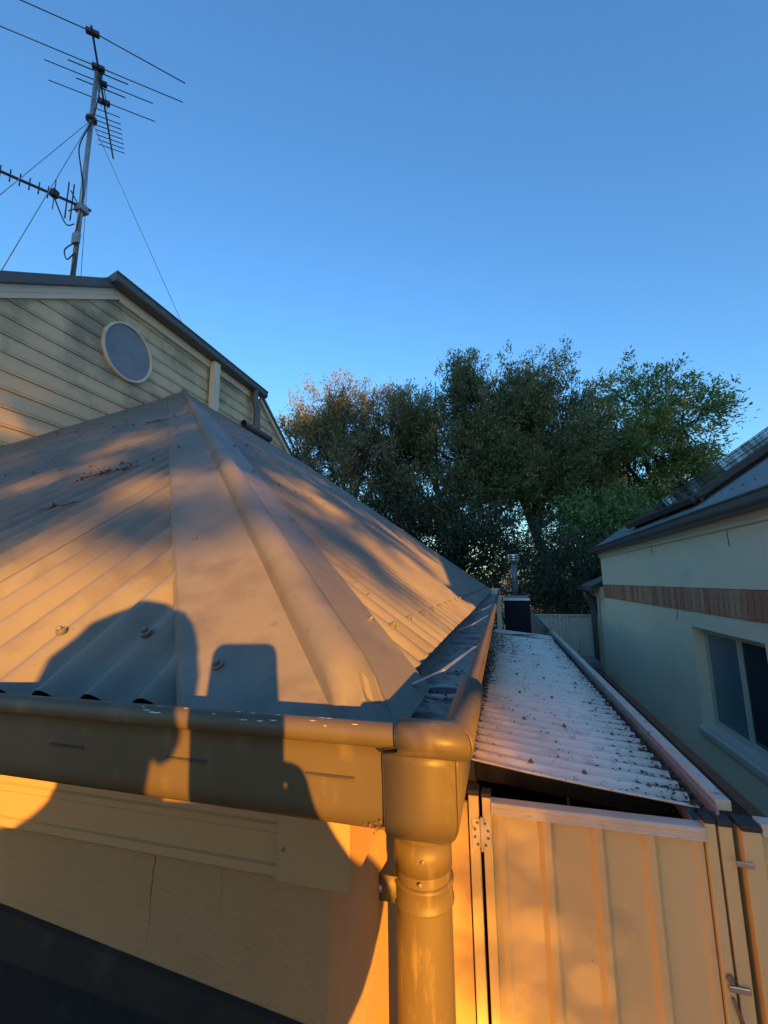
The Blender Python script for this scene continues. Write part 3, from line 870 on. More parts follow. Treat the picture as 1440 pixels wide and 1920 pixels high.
pr = [(-.0690, 0)]
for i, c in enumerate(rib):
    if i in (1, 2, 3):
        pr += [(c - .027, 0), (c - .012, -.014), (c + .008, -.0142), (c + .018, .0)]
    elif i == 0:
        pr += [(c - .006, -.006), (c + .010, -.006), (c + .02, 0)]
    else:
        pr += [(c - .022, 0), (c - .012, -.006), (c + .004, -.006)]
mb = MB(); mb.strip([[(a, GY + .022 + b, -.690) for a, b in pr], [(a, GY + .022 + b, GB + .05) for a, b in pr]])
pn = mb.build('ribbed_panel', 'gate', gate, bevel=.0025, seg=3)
hg = MB(); hg.box(-.1285, -.1015, GY - .003, GY - .0005, -.790, -.712); hg.box(-.0965, -.0745, GY - .003, GY - .0005, -.790, -.712)
hg = hg.build('hinge', 'railtop', gate, bevel=.001)
MB().tube([(-.099, GY - .005, -.797), (-.099, GY - .005, -.706)], .0048, 12).build('hinge_knuckle', 'railtop', hg, True)
for i, zz in enumerate((-.722, -.741, -.761, -.781)):
    for xx in (-.112 - (.0075 if i in (1, 2) else 0), -.0885 + (.0075 if i in (1, 2) else 0)):
        MB().lathe((xx, GY - .003, zz), [(.0042, 0), (.0042, .001), (.0025, .003), (0, .0032)], 10, (0, -1, 0)).build('hinge_rivet', 'screw', hg, True)
lt_ = MB().box(.500, .548, GY - .008, GY - .0025, -1.034, -1.020).build('gate_latch', 'zinc', gate, bevel=.002)
MB().lathe((.506, GY - .0025, -1.006), [(.009, 0), (.009, .006), (.005, .009), (0, .009)], 12, (0, -1, 0)).build('latch_bolt', 'screw', gate)
MB().tube([(.506, GY - .006, -1.046), (.512, GY - .01, -1.07), (.522, GY - .008, -1.10)], .004, 6).build('latch_wire', 'screw', gate)
post('gate_post', .5235, .5555, GY + .001, GY + .05, -.644, 'narrow cream latch post right against the gate', None)
post('gate_post', .568, .612, GY - .02, GY + .04, -.640, 'cream fence post with wide black cap at the right edge')
MB().box(.545, .585, GY - .026, GY - .021, -.735, -.722).build('gate_catch', 'zinc', None, bevel=.002)
props(bpy.data.objects['gate_catch'], 'small zinc catch bridging the gap between the right posts', 'catch')

# boundary fence, from the front to the far fence
fen = empty('boundary_fence', (.56, 3.5, GROUND), 'boundary fence with pale worn top rail beside the lean-to roof', 'fence')
MB().box(.543, .582, GY + .055, 5.65, -.640, -.612).build('top_rail', 'railtop', fen, bevel=.003)
def ribbed_y(x0, y0, y1, zb, zt, m, parent, pitch=.131, dep=.02):
    pr = []; n = int((y1 - y0) / pitch)
    for i in range(n):
        c = y0 + pitch * (i + .5)
        pr += [(c - pitch / 2, 0), (c - .024, 0), (c - .012, dep), (c + .012, dep), (c + .024, 0)]
    pr.append((y1, 0))
    return MB().strip([[(x0 + b, a, zt) for a, b in pr], [(x0 + b, a, zb) for a, b in pr]]).build('fence_sheet', m, parent)
ribbed_y(.552, GY + .06, 5.65, GROUND + .02, -.635, 'gate', fen)
for yy in (3.7, 5.6):
    MB().box(.541, .5835, yy, yy + .05, GROUND, -.6095).build('fence_post', 'railtop', fen, bevel=.003)
fg = empty('boundary_fence', (.53, 7.3, GROUND), 'weathered grey ribbed fence running back to the cream fence', 'fence')
ribbed_y(.515, 5.70, 8.95, GROUND + .02, -.60, 'fgrey', fg, .10, .022)
MB().box(.50, .55, 5.66, 8.95, -.655, -.64).build('fence_rail', 'fgrey', fg)
ff = empty('fence_panel', (1.15, GY, GROUND), 'cream ribbed fence panel at the right edge beside the gate posts', 'fence')
pr = [(.6145, 0)]
for i in range(8):
    c = .69 + .135 * i
    pr += [(c - .024, 0), (c - .011, -.020), (c + .009, -.0205), (c + .0165, .0)]
pr.append((1.69, 0))
MB().strip([[(a_, GY + .015 + b_, -.66) for a_, b_ in pr], [(a_, GY + .015 + b_, GROUND + .02) for a_, b_ in pr]]).build('fence_sheet', 'gate', ff)
MB().box(.6147, 1.69, GY - .015, GY + .03, -.664, -.632).build('top_rail', 'railtop', ff, bevel=.003)

# far cream fence with sheets
cf = empty('back_fence', (1.1, 9.0, GROUND), 'cream steel fence at the back under the drooping branches', 'fence')
x = .35
while x < 2.2:
    mb = MB(); pr = []
    for i in range(3):
        c = x + .11 + .21 * i
        pr += [(c - .1, 0), (c - .03, 0), (c - .02, -.022), (c + .02, -.022), (c + .03, 0)]
    pr.append((x + .655, 0))
    mb.strip([[(a, 9.0 + b, -.675) for a, b in pr], [(a, 9.0 + b, GROUND + .02) for a, b in pr]]).build('fence_sheet', 'ffar', cf)
    MB().box(x + .657, x + .70, 8.965, 9.02, GROUND, -.655).build('fence_post', 'ffar', cf, bevel=.003)
    MB().box(x, x + .655, 8.968, 9.016, -.675, -.65).build('fence_rail', 'ffar', cf, bevel=.003)
    x += .70
# dark bin by the fence
bn_ = empty('wheelie_bin', (1.27, 8.0, GROUND), 'dark grey bin standing by the far cream fence', 'bin')
MB().hexa([(1.12, 7.8, GROUND + .05), (1.42, 7.8, GROUND + .05), (1.42, 8.2, GROUND + .05), (1.12, 8.2, GROUND + .05), (1.07, 7.74, -1.40), (1.46, 7.74, -1.40), (1.46, 8.25, -1.40), (1.07, 8.25, -1.40)]).build('bin_body', 'fgrey', bn_, bevel=.02)
MB().prism([(1.05, -1.40), (1.48, -1.40), (1.48, -1.34), (1.43, -1.29), (1.10, -1.29), (1.05, -1.34)], 'y', 7.70, 8.28).build('bin_lid', 'fgrey', bn_, bevel=.015)
for xx in (1.10, 1.44):
    MB().lathe((xx - .02, 8.2, GROUND + .10), [(0, 0), (.1, 0), (.1, .04), (0, .04)], 16, (1, 0, 0)).build('wheel', 'black', bn_)

# flue and its dark housing
hs = empty('flue_housing', (.17, 6.15, GROUND), 'tall dark blue metal box standing beyond the lean-to roof', 'metal box')
MB().box(.012, .340, 6.0, 6.34, GROUND, -.262).build('box_body', 'box', hs, bevel=.004)
MB().box(.004, .346, 5.99, 6.35, -.2618, -.235).build('box_top', 'lean', hs, bevel=.004)
MB().box(.05, .325, 6.12, 6.30, -.2348, -.20).build('box_cover', 'flue', hs, bevel=.003)
fl = empty('flue', (.172, 6.2, -.20), 'slim weathered flue pipe with bright steel cowl on the dark box', 'flue')
MB().tube([(.172, 6.2, -.215), (.172, 6.2, .25)], .040, 18).build('flue_pipe', 'flue', fl, True)
MB().lathe((.172, 6.2, 0), [(.042, .225), (.052, .24), (.076, .275), (.074, .288), (.05, .30)], 22).build('cowl_cone', 'chrome', fl, True)
MB().lathe((.172, 6.2, 0), [(.05, .296), (.078, .298), (.080, .312), (.076, .316), (.080, .320), (.080, .352), (.074, .360), (0, .364)], 22).build('cowl_cap', 'chrome', fl, True)

# ================================================================== the neighbour's house
NX = 1.70
nb = empty('neighbour_house', (4.5, 3.6, GROUND), 'rendered house on the right with brick band and dark steel roof', 'house')
NY0, NY1, NY2 = -.75, 8.28, 8.9
zb1, zb0 = -.083, -.303
WYa, WYb, WZa, WZb = 3.57, 4.75, -1.32, -.444
mb = MB(); mb.box(NX, NX + .12, NY0, NY1, zb1, .46); mb.build('upper_wall', 'nwall', nb)
mb = MB()
mb.box(NX + .012, NX + .12, NY0, NY1, zb0, zb1)
band = mb.build('brick_band', 'mortar', nb, label='brown soldier course of bricks across the rendered wall')
mb = MB()
mb.box(NX, NX + .14, NY0, WYa, -1.70, zb0 - .0005); mb.box(NX, NX + .14, WYb, NY2, -1.70, zb0 - .0005)
mb.box(NX, NX + .14, WYa, WYb, WZb, zb0 - .0005); mb.box(NX, NX + .14, WYa, WYb, -1.70, WZa)
mb.build('lower_wall', 'nwall', nb)
MB().box(NX - .03, NX + .14, NY0, NY2, GROUND, -1.7005).build('plinth', 'mortar', nb)
br = [MB().box(-.011, .05, .004, .080, -.106, .106).build('brick', m, band, bevel=.004) for m in ('brick', 'brick2', 'brick3')]
base = Vector(nb.location)
for i, o in enumerate(br):
    for v in o.data.vertices: v.co += base
n = int((NY1 - NY0) / .0855)
for i in range(n):
    loc = (NX + random.uniform(-.002, .002), NY0 + .0855 * i, (zb0 + zb1) / 2 + random.uniform(-.002, .002))
    kx = random.choice((0, 0, 1, 1, 2))
    if i < 3: br[i].location = Vector(loc) - base
    else: share(br[kx], 'brick', band, loc)
pb = MB().box(0, 1, 0, 1, 0, 1)
plinth = bpy.data.objects['plinth']
src = MB().box(-.014, .05, .004, .080, -.11, .11).build('brick', 'brick3', plinth, bevel=.004)
for v in src.data.vertices: v.co += base
n = int((NY2 - 2.2) / .0855)
for i in range(n):
    loc = (NX - .03, 2.2 + .0855 * i, -1.815)
    if i == 0: src.location = Vector(loc) - base
    else:
        share(src, 'brick', plinth, loc)
MB().hexa([(NX - .055, 2.0, -1.7035), (NX + .02, 2.0, -1.7035), (NX + .02, NY2, -1.7035), (NX - .055, NY2, -1.7035), (NX - .055, 2.0, -1.695), (NX - .0005, 2.0, -1.655), (NX - .0005, NY2, -1.655), (NX - .055, NY2, -1.695)]).build('plinth_ledge', 'brick3', nb)
# window
wn = empty('w', (0, 0, 0)); bpy.data.objects.remove(wn)
fx = NX + .095
def frame_rect(y0, y1, z0, z1, t, x0, x1):
    mb = MB(); mb.box(x0, x1, y0, y1, z0, z0 + t); mb.box(x0, x1, y0, y1, z1 - t, z1); mb.box(x0, x1, y0, y0 + t, z0 + t + .0003, z1 - t - .0003); mb.box(x0, x1, y1 - t, y1, z0 + t + .0003, z1 - t - .0003); return mb
win = frame_rect(WYa + .002, WYb - .002, WZa + .005, WZb - .002, .028, fx, fx + .043).build('window', 'nframe', nb, label='sliding window with cream frame, one pane pale and one dark')
frame_rect(4.165, WYb - .031, WZa + .034, WZb - .031, .024, fx + .004, fx + .02).build('sash', 'nframe', win)
frame_rect(WYa + .031, 4.163, WZa + .034, WZb - .031, .026, fx + .012, fx + .032).build('sash', 'nframe', win)
MB().box(fx + .010, fx + .013, 4.19, WYb - .055, WZa + .058, WZb - .055).build('pane', 'curtain', win)
MB().box(fx + .020, fx + .023, WYa + .057, 4.137, WZa + .06, WZb - .057).build('pane', 'glass', win)
MB().hexa([(NX - .035, WYa - .05, WZa - .062), (NX - .0005, WYa - .05, WZa - .062), (NX - .0005, WYb + .045, WZa - .062), (NX - .035, WYb + .045, WZa - .062), (NX - .035, WYa - .05, WZa - .012), (NX - .0005, WYa - .05, WZa - .003), (NX - .0005, WYb + .045, WZa - .003), (NX - .035, WYb + .045, WZa - .012)]).build('sill', 'nframe', win, bevel=.003)
MB().hexa([(NX - .0004, WYa + .001, WZa - .002), (fx - .001, WYa + .001, WZa), (fx - .001, WYb - .001, WZa), (NX - .0004, WYb - .001, WZa - .002), (NX - .0004, WYa + .001, WZa + .003), (fx - .001, WYa + .001, WZa + .012), (fx - .001, WYb - .001, WZa + .012), (NX - .0004, WYb - .001, WZa + .003)]).build('sill_slope', 'nframe', win)
# eaves
MB().box(NX - .022, NX - .002, NY0 - .1, NY1 + .02, .372, .462).build('fascia', 'trim', nb, bevel=.002)
MB().box(NX - .032, NX - .0225, NY0 - .1, NY1 + .02, .405, .462).build('fascia_bead', 'trim', nb, bevel=.002)
gp2 = [(0, .0), (.05, -.002)] + [(.085 + .04 * math.cos(a), .04 + .042 * math.sin(a)) for a in [math.radians(v) for v in range(-90, 1, 15)]] + [(.126, .075), (.133, .079), (.136, .088), (.130, .097), (.12, .094), (.0, .06)]
MB().prism([(NX - .033 - a, .446 + b) for a, b in gp2][::-1], 'y', NY0 - .12, NY1 + .22).build('eave_gutter', 'ngut', nb)
NRS = .68
nzr = lambda xx: .532 + NRS * (xx - 1.60)
RX = 5.0
mb = MB(); n = int((NY1 + .2 - (NY0 - .1)) / PIT * 6); ra, rb_ = [], []
nn = Vector((-NRS, 0, 1)).normalized()
for i in range(n + 1):
    yy = NY0 - .1 + (NY1 + .2 - NY0 + .1) * i / n
    h = .008 * math.cos(2 * math.pi * yy / PIT)
    ra.append(Vector((1.60, yy, nzr(1.60))) + nn * h); rb_.append(Vector((RX, yy, nzr(RX))) + nn * h)
nroof = mb.strip([rb_, ra]).build('roof', 'nroof', nb, True)
MB().add([(RX, NY0 - .1, nzr(RX)), (RX, NY1 + .2, nzr(RX)), (RX + 3.4, NY1 + .2, nzr(1.60)), (RX + 3.4, NY0 - .1, nzr(1.60))], [(0, 1, 2, 3)]).build('back_slope', 'nroof', nroof)
MB().tube([(RX, NY0 - .1, nzr(RX)), (RX, NY1 + .2, nzr(RX))], .05, 10).build('ridge_cap', 'nroof', nroof)
MB().hexa([(1.60, NY1 + .195, nzr(1.60) - .03), (RX, NY1 + .195, nzr(RX) - .03), (RX, NY1 + .225, nzr(RX) - .03), (1.60, NY1 + .225, nzr(1.60) - .03), (1.60, NY1 + .195, nzr(1.60) + .018), (RX, NY1 + .195, nzr(RX) + .018), (RX, NY1 + .225, nzr(RX) + .018), (1.60, NY1 + .225, nzr(1.60) + .018)]).build('barge_cap', 'ngut', nroof)
for yy in (NY0 + .002, NY1 - .122):
    MB().prism([(NX + .122, GROUND), (RX * 2 - NX, GROUND), (RX * 2 - NX, .46), (RX, nzr(RX) - .06), (NX + .122, nzr(NX + .122) - .06)], 'y', yy, yy + .11).build('gable_wall', 'nwall', nb)
MB().box(RX * 2 - NX, RX * 2 - NX + .1, NY0, NY1, GROUND, .45).build('rear_wall', 'nwall', nb)
nq = Vector((-NRS, 0, 1)).normalized().to_track_quat('Z', 'Y')
for xx in (1.86, 2.9, 3.9):
    for k in range(0, 34):
        yy = 2.7 + k * PIT * 2.2
        if yy < NY1 + .1 and not (4.35 < yy < 6.8 and xx > 1.9) and xx < 2 :
            share(screw0, 'screw', nroof, (xx, yy, nzr(xx) + .013), nq)
# collector panels
def collector(y0, y1, label):
    e = empty('solar_panel', (2.6, (y0 + y1) / 2, nzr(2.6)), label, 'solar panel', 'collectors on the dark roof')
    dvec = Vector((1, 0, NRS)).normalized(); o0 = Vector((1.78, 0, nzr(1.78))) + nn * .045
    def slab(a0, a1, b0, b1, h0, h1):
        P = []
        for h in (h0, h1):
            for a, b in ((a0, b0), (a1, b0), (a1, b1), (a0, b1)):
                p = o0 + dvec * a + nn * h; P.append((p.x, b, p.z))
        return MB().hexa(P)
    slab(0, 2.05, y0, y1, 0, .062).build('panel_tray', 'pframe', e, bevel=.004)
    slab(.03, 2.02, y0 + .025, y1 - .025, .0622, .066).build('panel_glass', 'panel', e)
    slab(.03, 2.02, (y0 + y1) / 2 - .008, (y0 + y1) / 2 + .008, .0661, .071).build('glazing_bar', 'pframe', e)
    for bb in (y0 + .12, y1 - .18):
        slab(.05, 2.0, bb, bb + .04, -.038, -.0005).build('mounting_rail', 'pframe', e)
    return e
collector(4.50, 5.56, 'dark glazed roof collector with brown frame, the nearer one on the right roof')
collector(5.60, 6.66, 'dark glazed roof collector, the farther one on the right roof')
pf = empty('panel_fitting', (1.83, 4.46, nzr(1.83)), 'small pipe fitting at the lower corner of the nearer roof collector', 'pipe fitting')
MB().tube([(1.80, 4.51, nzr(1.80) + .085), (1.80, 4.43, nzr(1.80) + .085)], .022, 12).build('pipe_stub', 'pframe', pf, True)
MB().tube([(1.80, 4.47, nzr(1.80) + .085), (1.80, 4.45, nzr(1.80) + .085)], .034, 12).build('union_nut', 'pframe', pf)
MB().tube([(1.80, 4.46, nzr(1.80) + .08), (1.82, 4.46, nzr(1.82) + .004)], .012, 8).build('stub_leg', 'pframe', pf)
# low side roof, its gutter and downpipe
pz = -.10
MB().hexa([(NX - .20, NY1 + .02, pz - .02), (NX + .5, NY1 + .02, pz + .30), (NX + .5, NY2 + .25, pz + .30), (NX - .20, NY2 + .25, pz - .02), (NX - .20, NY1 + .02, pz), (NX + .5, NY1 + .02, pz + .32), (NX + .5, NY2 + .25, pz + .32), (NX - .20, NY2 + .25, pz)]).build('side_roof', 'nroof', nb)
MB().prism([(NX - .16 - a, pz - .10 + b) for a, b in gp2][::-1], 'y', NY1 + .01, NY2 + .27).build('side_gutter', 'ngut', nb)
MB().box(NX - .04, NX + .06, NY1 + .001, NY2, zb0 + .001, pz - .03).build('side_fascia', 'trim', nb)
mb = MB().tube([(NX - .22, NY2 - .25, pz - .09), (NX - .22, NY2 - .25, pz - .2), (NX - .12, NY2 - .18, pz - .36), (NX - .11, NY2 - .18, pz - .6), (NX - .11, NY2 - .18, GROUND + .02)], .045, 14)
mb.build('downpipe', 'ngut', nb, True)
# wires / cracks on the render
for yc, z0, l in ((5.6, .36, .07), (3.85, .36, .12), (5.05, zb0 - .01, .11)):
    P = [(NX - .002, yc + random.uniform(-.006, .006) + (.05 if i > 3 and z0 < 0 else 0), z0 - l * i / 5) for i in range(6)]
    MB().tube(P, .0022, 4).build('hairline_crack', 'shade_crack', nb)

# ================================================================== trees
def leaves_mesh(name, centres, dirs, L, Wd, m, parent, r):
    n = len(centres)
    d = dirs / np.linalg.norm(dirs, axis=1)[:, None]
    rv = r.normal(size=(n, 3)); s = np.cross(d, rv); s /= np.linalg.norm(s, axis=1)[:, None] + 1e-9
    ln = (L * r.uniform(.6, 1.25, n))[:, None]; wd = (Wd * r.uniform(.7, 1.25, n))[:, None]
    off = np.array(parent.location)
    c = centres - off
    V = np.empty((n, 4, 3)); V[:, 0] = c; V[:, 1] = c + d * ln * .45 + s * wd; V[:, 2] = c + d * ln; V[:, 3] = c + d * ln * .45 - s * wd
    me = bpy.data.meshes.new(name)
    me.vertices.add(n * 4); me.vertices.foreach_set('co', V.reshape(-1))
    me.loops.add(n * 4); me.loops.foreach_set('vertex_index', np.arange(n * 4, dtype=np.int32))
    me.polygons.add(n); me.polygons.foreach_set('loop_start', np.arange(0, n * 4, 4, dtype=np.int32))
    me.polygons.foreach_set('loop_total', np.full(n, 4, dtype=np.int32))
    me.materials.append(MT[m]); me.update(calc_edges=True)
    o = bpy.data.objects.new(name, me); COL.objects.link(o); o.parent = parent
    return o

def tree(name, label, group, base, lobes, tips, per, L, Wd, m, seed, up=.6, droop=0.0, fork=None, trunk_r=.13, spray=.42, twigs=140, inner=.5, lean_=(0, 0), clump=.26):
    r = np.random.default_rng(seed)
    base = Vector(base)
    e = empty(name, base, label, 'tree', group)
    lb = np.array([q[:6] for q in lobes], float)
    wt = np.array([q[3] * q[4] * q[5] for q in lobes]) ** .75; wt /= wt.sum()
    k = r.choice(len(lb), tips, p=wt)
    dirv = r.normal(size=(tips, 3)); dirv /= np.linalg.norm(dirv, axis=1)[:, None]
    rad = inner + (1 - inner) * r.random(tips) ** .6
    bumps = 1 + .20 * np.sin(dirv[:, 0] * 7 + k) * np.cos(dirv[:, 2] * 6 + k * 1.7) + .12 * r.normal(size=tips)
    tip = lb[k, :3] + dirv * lb[k, 3:6] * (rad * bumps)[:, None]
    if clump:
        nsub = max(8, tips // 20)
        tip = tip[:nsub][r.integers(0, nsub, tips)] * 1.0 + r.normal(size=(tips, 3)) * clump
        near = ((tip[:, None, :] - lb[None, :, :3]) ** 2).sum(-1).argmin(1)
        k = near; dirv = tip - lb[k, :3]; dirv /= np.linalg.norm(dirv, axis=1)[:, None] + 1e-6
    tw = dirv * .7 + np.array([0, 0, up]) + r.normal(size=(tips, 3)) * .35
    tw /= np.linalg.norm(tw, axis=1)[:, None]
    t = r.random((tips, per)) ** .8
    ln = spray * r.uniform(.6, 1.35, tips)
    c = tip[:, None, :] + tw[:, None, :] * (t * ln[:, None])[:, :, None] + r.normal(size=(tips, per, 3)) * (.055 + .05 * spray)
    c[:, :, 2] -= droop * (t ** 2) * ln[:, None]
    dl = tw[:, None, :] * .9 + r.normal(size=(tips, per, 3)) * .55 - np.array([0, 0, droop * .8])
    leaves_mesh('crown', c.reshape(-1, 3), dl.reshape(-1, 3), L, Wd, m, e, r)
    # trunk and limbs
    R = random.Random(seed)
    fk = Vector(fork) if fork else base + Vector((lean_[0], lean_[1], (lobes[0][2] - base.z) * .45))
    mid = (base + fk) / 2 + Vector((R.uniform(-.15, .15), R.uniform(-.1, .1), 0))
    MB().tube([base - Vector((0, 0, .05)), base + Vector((0, 0, .3)), mid, fk], [trunk_r * 1.5, trunk_r * 1.15, trunk_r, trunk_r * .8], 9).build('trunk', 'bark', e, True)
    mb = MB()
    for q in lobes:
        c_ = Vector(q[:3])
        bend = (fk + c_) / 2 + Vector((R.uniform(-.3, .3), R.uniform(-.3, .3), R.uniform(-.1, .4)))
        mb.tube([fk - Vector((0, 0, .15)), bend, c_, c_ + (c_ - bend) * .6], [trunk_r * .55, trunk_r * .42, trunk_r * .26, .012], 6)
    sel = r.choice(tips, min(twigs, tips), replace=False)
    for j in sel:
        a = Vector(lb[k[j], :3]); b = Vector(tip[j]); mdp = (a + b) / 2 + Vector((R.uniform(-.15, .15), R.uniform(-.15, .15), -.12))
        mb.tube([a, mdp, b, b + Vector(tw[j]) * ln[j] * .6], [.028, .018, .010, .004], 4, False)
    mb.build('branches', 'bark', e, True)
    return e

GT = 'trees behind the houses'
tree('tea_tree', 'grey-green bushy tree nearest the weatherboard gable, golden at its top', GT, (-5.0, 13.2, GROUND),
     [(-5, 13, 5.28, 1.3, 1.3, 1.25), (-6.3, 13, 4.28, 1.2, 1.2, 1.3), (-3.9, 13.1, 4.98, 1.1, 1.2, 1.2), (-5.2, 12.8, 3.6, 1.9, 1.3, 1.1), (-6.9, 13, 3.4, 1, 1, 1.3), (-3.6, 13, 3.3, 1.1, 1, 1)],
     2000, 34, .115, .0185, 'leafA', 21, .9, 0, None, .13)
tree('tea_tree', 'broad dark olive tree in the middle of the tree line', GT, (-1.6, 14.2, GROUND),
     [(-1.9, 14, 5.52, 1.7, 1.4, 1.35), (-0.3, 14, 5.42, 1.5, 1.4, 1.4), (-3.1, 14, 4.82, 1.2, 1.3, 1.2), (-1.2, 13.8, 3.92, 2.4, 1.5, 1.2), (-2.9, 13.9, 3.32, 1.1, 1.1, 1), (-0.7, 13.7, 3, 1.3, 1, 1.1), (-2.2, 13.9, 2.5, 1, 0.8, 1), (0.2, 13.6, 2.2, 0.8, 0.8, 0.9)],
     3300, 34, .115, .0185, 'leafB', 22, .9, 0, (-1.5, 14.1, 1.2), .15)
tree('tea_tree', 'tall olive tree with the highest peak, right of centre in the tree line', GT, (2.1, 14.2, GROUND),
     [(1, 14, 5.36, 1.1, 1.2, 1.45), (2.1, 14, 4.76, 1.3, 1.3, 1.3), (0.7, 13.9, 3.96, 1.5, 1.3, 1.2), (2.3, 13.9, 3.26, 1.2, 1.2, 1.3), (0.5, 13.7, 3.2, 1.1, 0.9, 1.1), (2.3, 13.8, 2.5, 1.1, 0.9, 1.2), (1.7, 13.6, 3.4, 1, 0.9, 0.9)],
     3000, 34, .115, .0185, 'leafB', 23, .95, 0, (1.0, 13.6, 1.6), .16)
tree('ash_tree', 'fresh green feathery-leaved tree rising above the neighbour roof', GT, (5.0, 15.2, GROUND),
     [(4.9, 15, 5.55, 1.35, 1.3, 1.25), (5.8, 15, 4.75, 1, 1, 1), (3.8, 15, 4.75, 1.1, 1.2, 1.1), (4.8, 14.8, 3.95, 1.5, 1.3, 1), (4.2, 14.8, 3.2, 1.4, 1.3, 1.1), (5.4, 14.9, 2.9, 1.2, 1.2, 1), (3.4, 14.7, 2, 1.2, 1.1, 1.1)],
     2000, 26, .145, .024, 'leafC', 24, .25, .35, (5.0, 15.0, 2.0), .14, .5)
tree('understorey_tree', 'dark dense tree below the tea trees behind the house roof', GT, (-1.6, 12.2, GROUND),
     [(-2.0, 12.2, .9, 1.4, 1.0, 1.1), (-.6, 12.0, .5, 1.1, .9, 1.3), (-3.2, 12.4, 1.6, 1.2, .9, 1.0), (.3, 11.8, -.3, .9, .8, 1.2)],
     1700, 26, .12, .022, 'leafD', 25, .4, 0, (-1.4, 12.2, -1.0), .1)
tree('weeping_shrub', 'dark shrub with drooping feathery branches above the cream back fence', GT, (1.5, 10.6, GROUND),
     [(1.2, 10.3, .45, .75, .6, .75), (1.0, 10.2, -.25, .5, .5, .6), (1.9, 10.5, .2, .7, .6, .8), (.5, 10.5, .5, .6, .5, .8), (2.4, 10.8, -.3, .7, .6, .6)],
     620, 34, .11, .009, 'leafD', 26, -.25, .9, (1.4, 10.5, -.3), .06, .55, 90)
tree('shrub', 'mid green leafy shrub between the flue and the neighbour roof', GT, (3.1, 12.6, GROUND),
     [(2.6, 12.4, 1.0, 1.0, .8, .9), (3.6, 12.6, 1.2, 1.0, .8, 1.0), (1.9, 12.2, .2, .8, .7, .9)],
     620, 24, .15, .03, 'leafC', 27, .3, .2, (2.8, 12.4, -.6), .07)

# trees across the street, behind the camera, through which the low sun falls
GS = 'tall trees towards the sun'
sdir = Vector((.505, -.849)).normalized(); sperp = Vector((.849, .505)).normalized()
for i, (s_, dist, zlo, zhi, rw_, dens) in enumerate(((-1.5, 15, 3.4, 9.5, 2.2, 1750), (2.0, 16, 3.85, 10.1, 2.2, 1800), (6.0, 17, 3.6, 13.5, 3.0, 3000), (10.3, 17, 2.2, 14.0, 3.0, 3600), (14.6, 17, 1.6, 13.5, 3.0, 3200))):
    p = sdir * dist + sperp * s_
    tk = sperp * (-2.6 if i == 0 else (2.4 if i == 1 else 0))
    lob = []
    nl = 6
    for j in range(nl):
        a = j * 2.4 + i
        zz = zlo + 1.0 + (zhi - zlo - 2.0) * j / (nl - 1)
        lob.append((p.x + sperp.x * math.cos(a) * .9, p.y + sperp.y * math.cos(a) * .9, zz, rw_ * .85, rw_ * .85, 1.35))
    if i == 0:
        for s2, z2 in ((-1.4, 3.05), (-.8, 2.93), (-.3, 3.12)):
            p2 = sdir * dist + sperp * s2
            lob.append((p2.x, p2.y, z2, .34, .34, .10))
    tree('gum_tree', ['tall spreading gum tree behind the viewpoint, first from the left', 'tall spreading gum tree behind the viewpoint, second from the left', 'tall spreading gum tree behind the viewpoint, third of five', 'tall spreading gum tree behind the viewpoint, second from the right', 'tall spreading gum tree behind the viewpoint, last on the right'][i], GS, (p.x + tk.x, p.y + tk.y, GROUND), lob, dens, 11, .30, .055, 'leafG', 40 + i, .1, .3, None, .2, .5, 60, .25, clump=0)

pt = Vector((.2, 1.45)) + sdir * 10.0  # shrub added out of view to filter the sun on the gate
s0 = pt.dot(sperp)
tree('sun_filter_shrub', 'unseen leafy shrub added in front of the neighbour house, filtering the sun on the gate', None, (pt.x + sperp.x * 1.2, pt.y + sperp.y * 1.2, GROUND),
     [(pt.x + sperp.x * (q - s0), pt.y + sperp.y * (q - s0), zz, .46, .46, .42) for q in (1.10, 1.75, 2.4, 3.1) for zz in (.98, .92, .82, .72, .55, .2, -.45, -1.2)],
     2500, 18, .055, .018, 'leafG', 60, .2, .1, None, .03, .14, 60, .05, clump=0)

# ================================================================== the photographer on a stepladder
def skin_mesh(name, joints, edges, m, parent, lv=2):
    me = bpy.data.meshes.new(name)
    off = Vector((0, 0, 0)); q = parent
    while q is not None: off += Vector(q.location); q = q.parent
    keys = list(joints)
    me.from_pydata([Vector(joints[k_][0]) - off for k_ in keys], [(keys.index(a), keys.index(b)) for a, b in edges], [])
    me.materials.append(MT[m])
    o = bpy.data.objects.new(name, me); COL.objects.link(o); o.parent = parent
    o.modifiers.new('skin', 'SKIN')
    sv = me.skin_vertices[0].data if len(me.skin_vertices) else None
    if sv:
        for i, k_ in enumerate(keys):
            rr = joints[k_][1]; sv[i].radius = rr if isinstance(rr, tuple) else (rr, rr)
            sv[i].use_root = (k_ == 'pelvis')
    sb = o.modifiers.new('sub', 'SUBSURF'); sb.levels = lv; sb.render_levels = lv
    return o
FEET = -1.56
person = empty('person', (.02, -.36, FEET), 'person in a dark shirt holding up a phone, seen as the shadow on the roof', 'person')
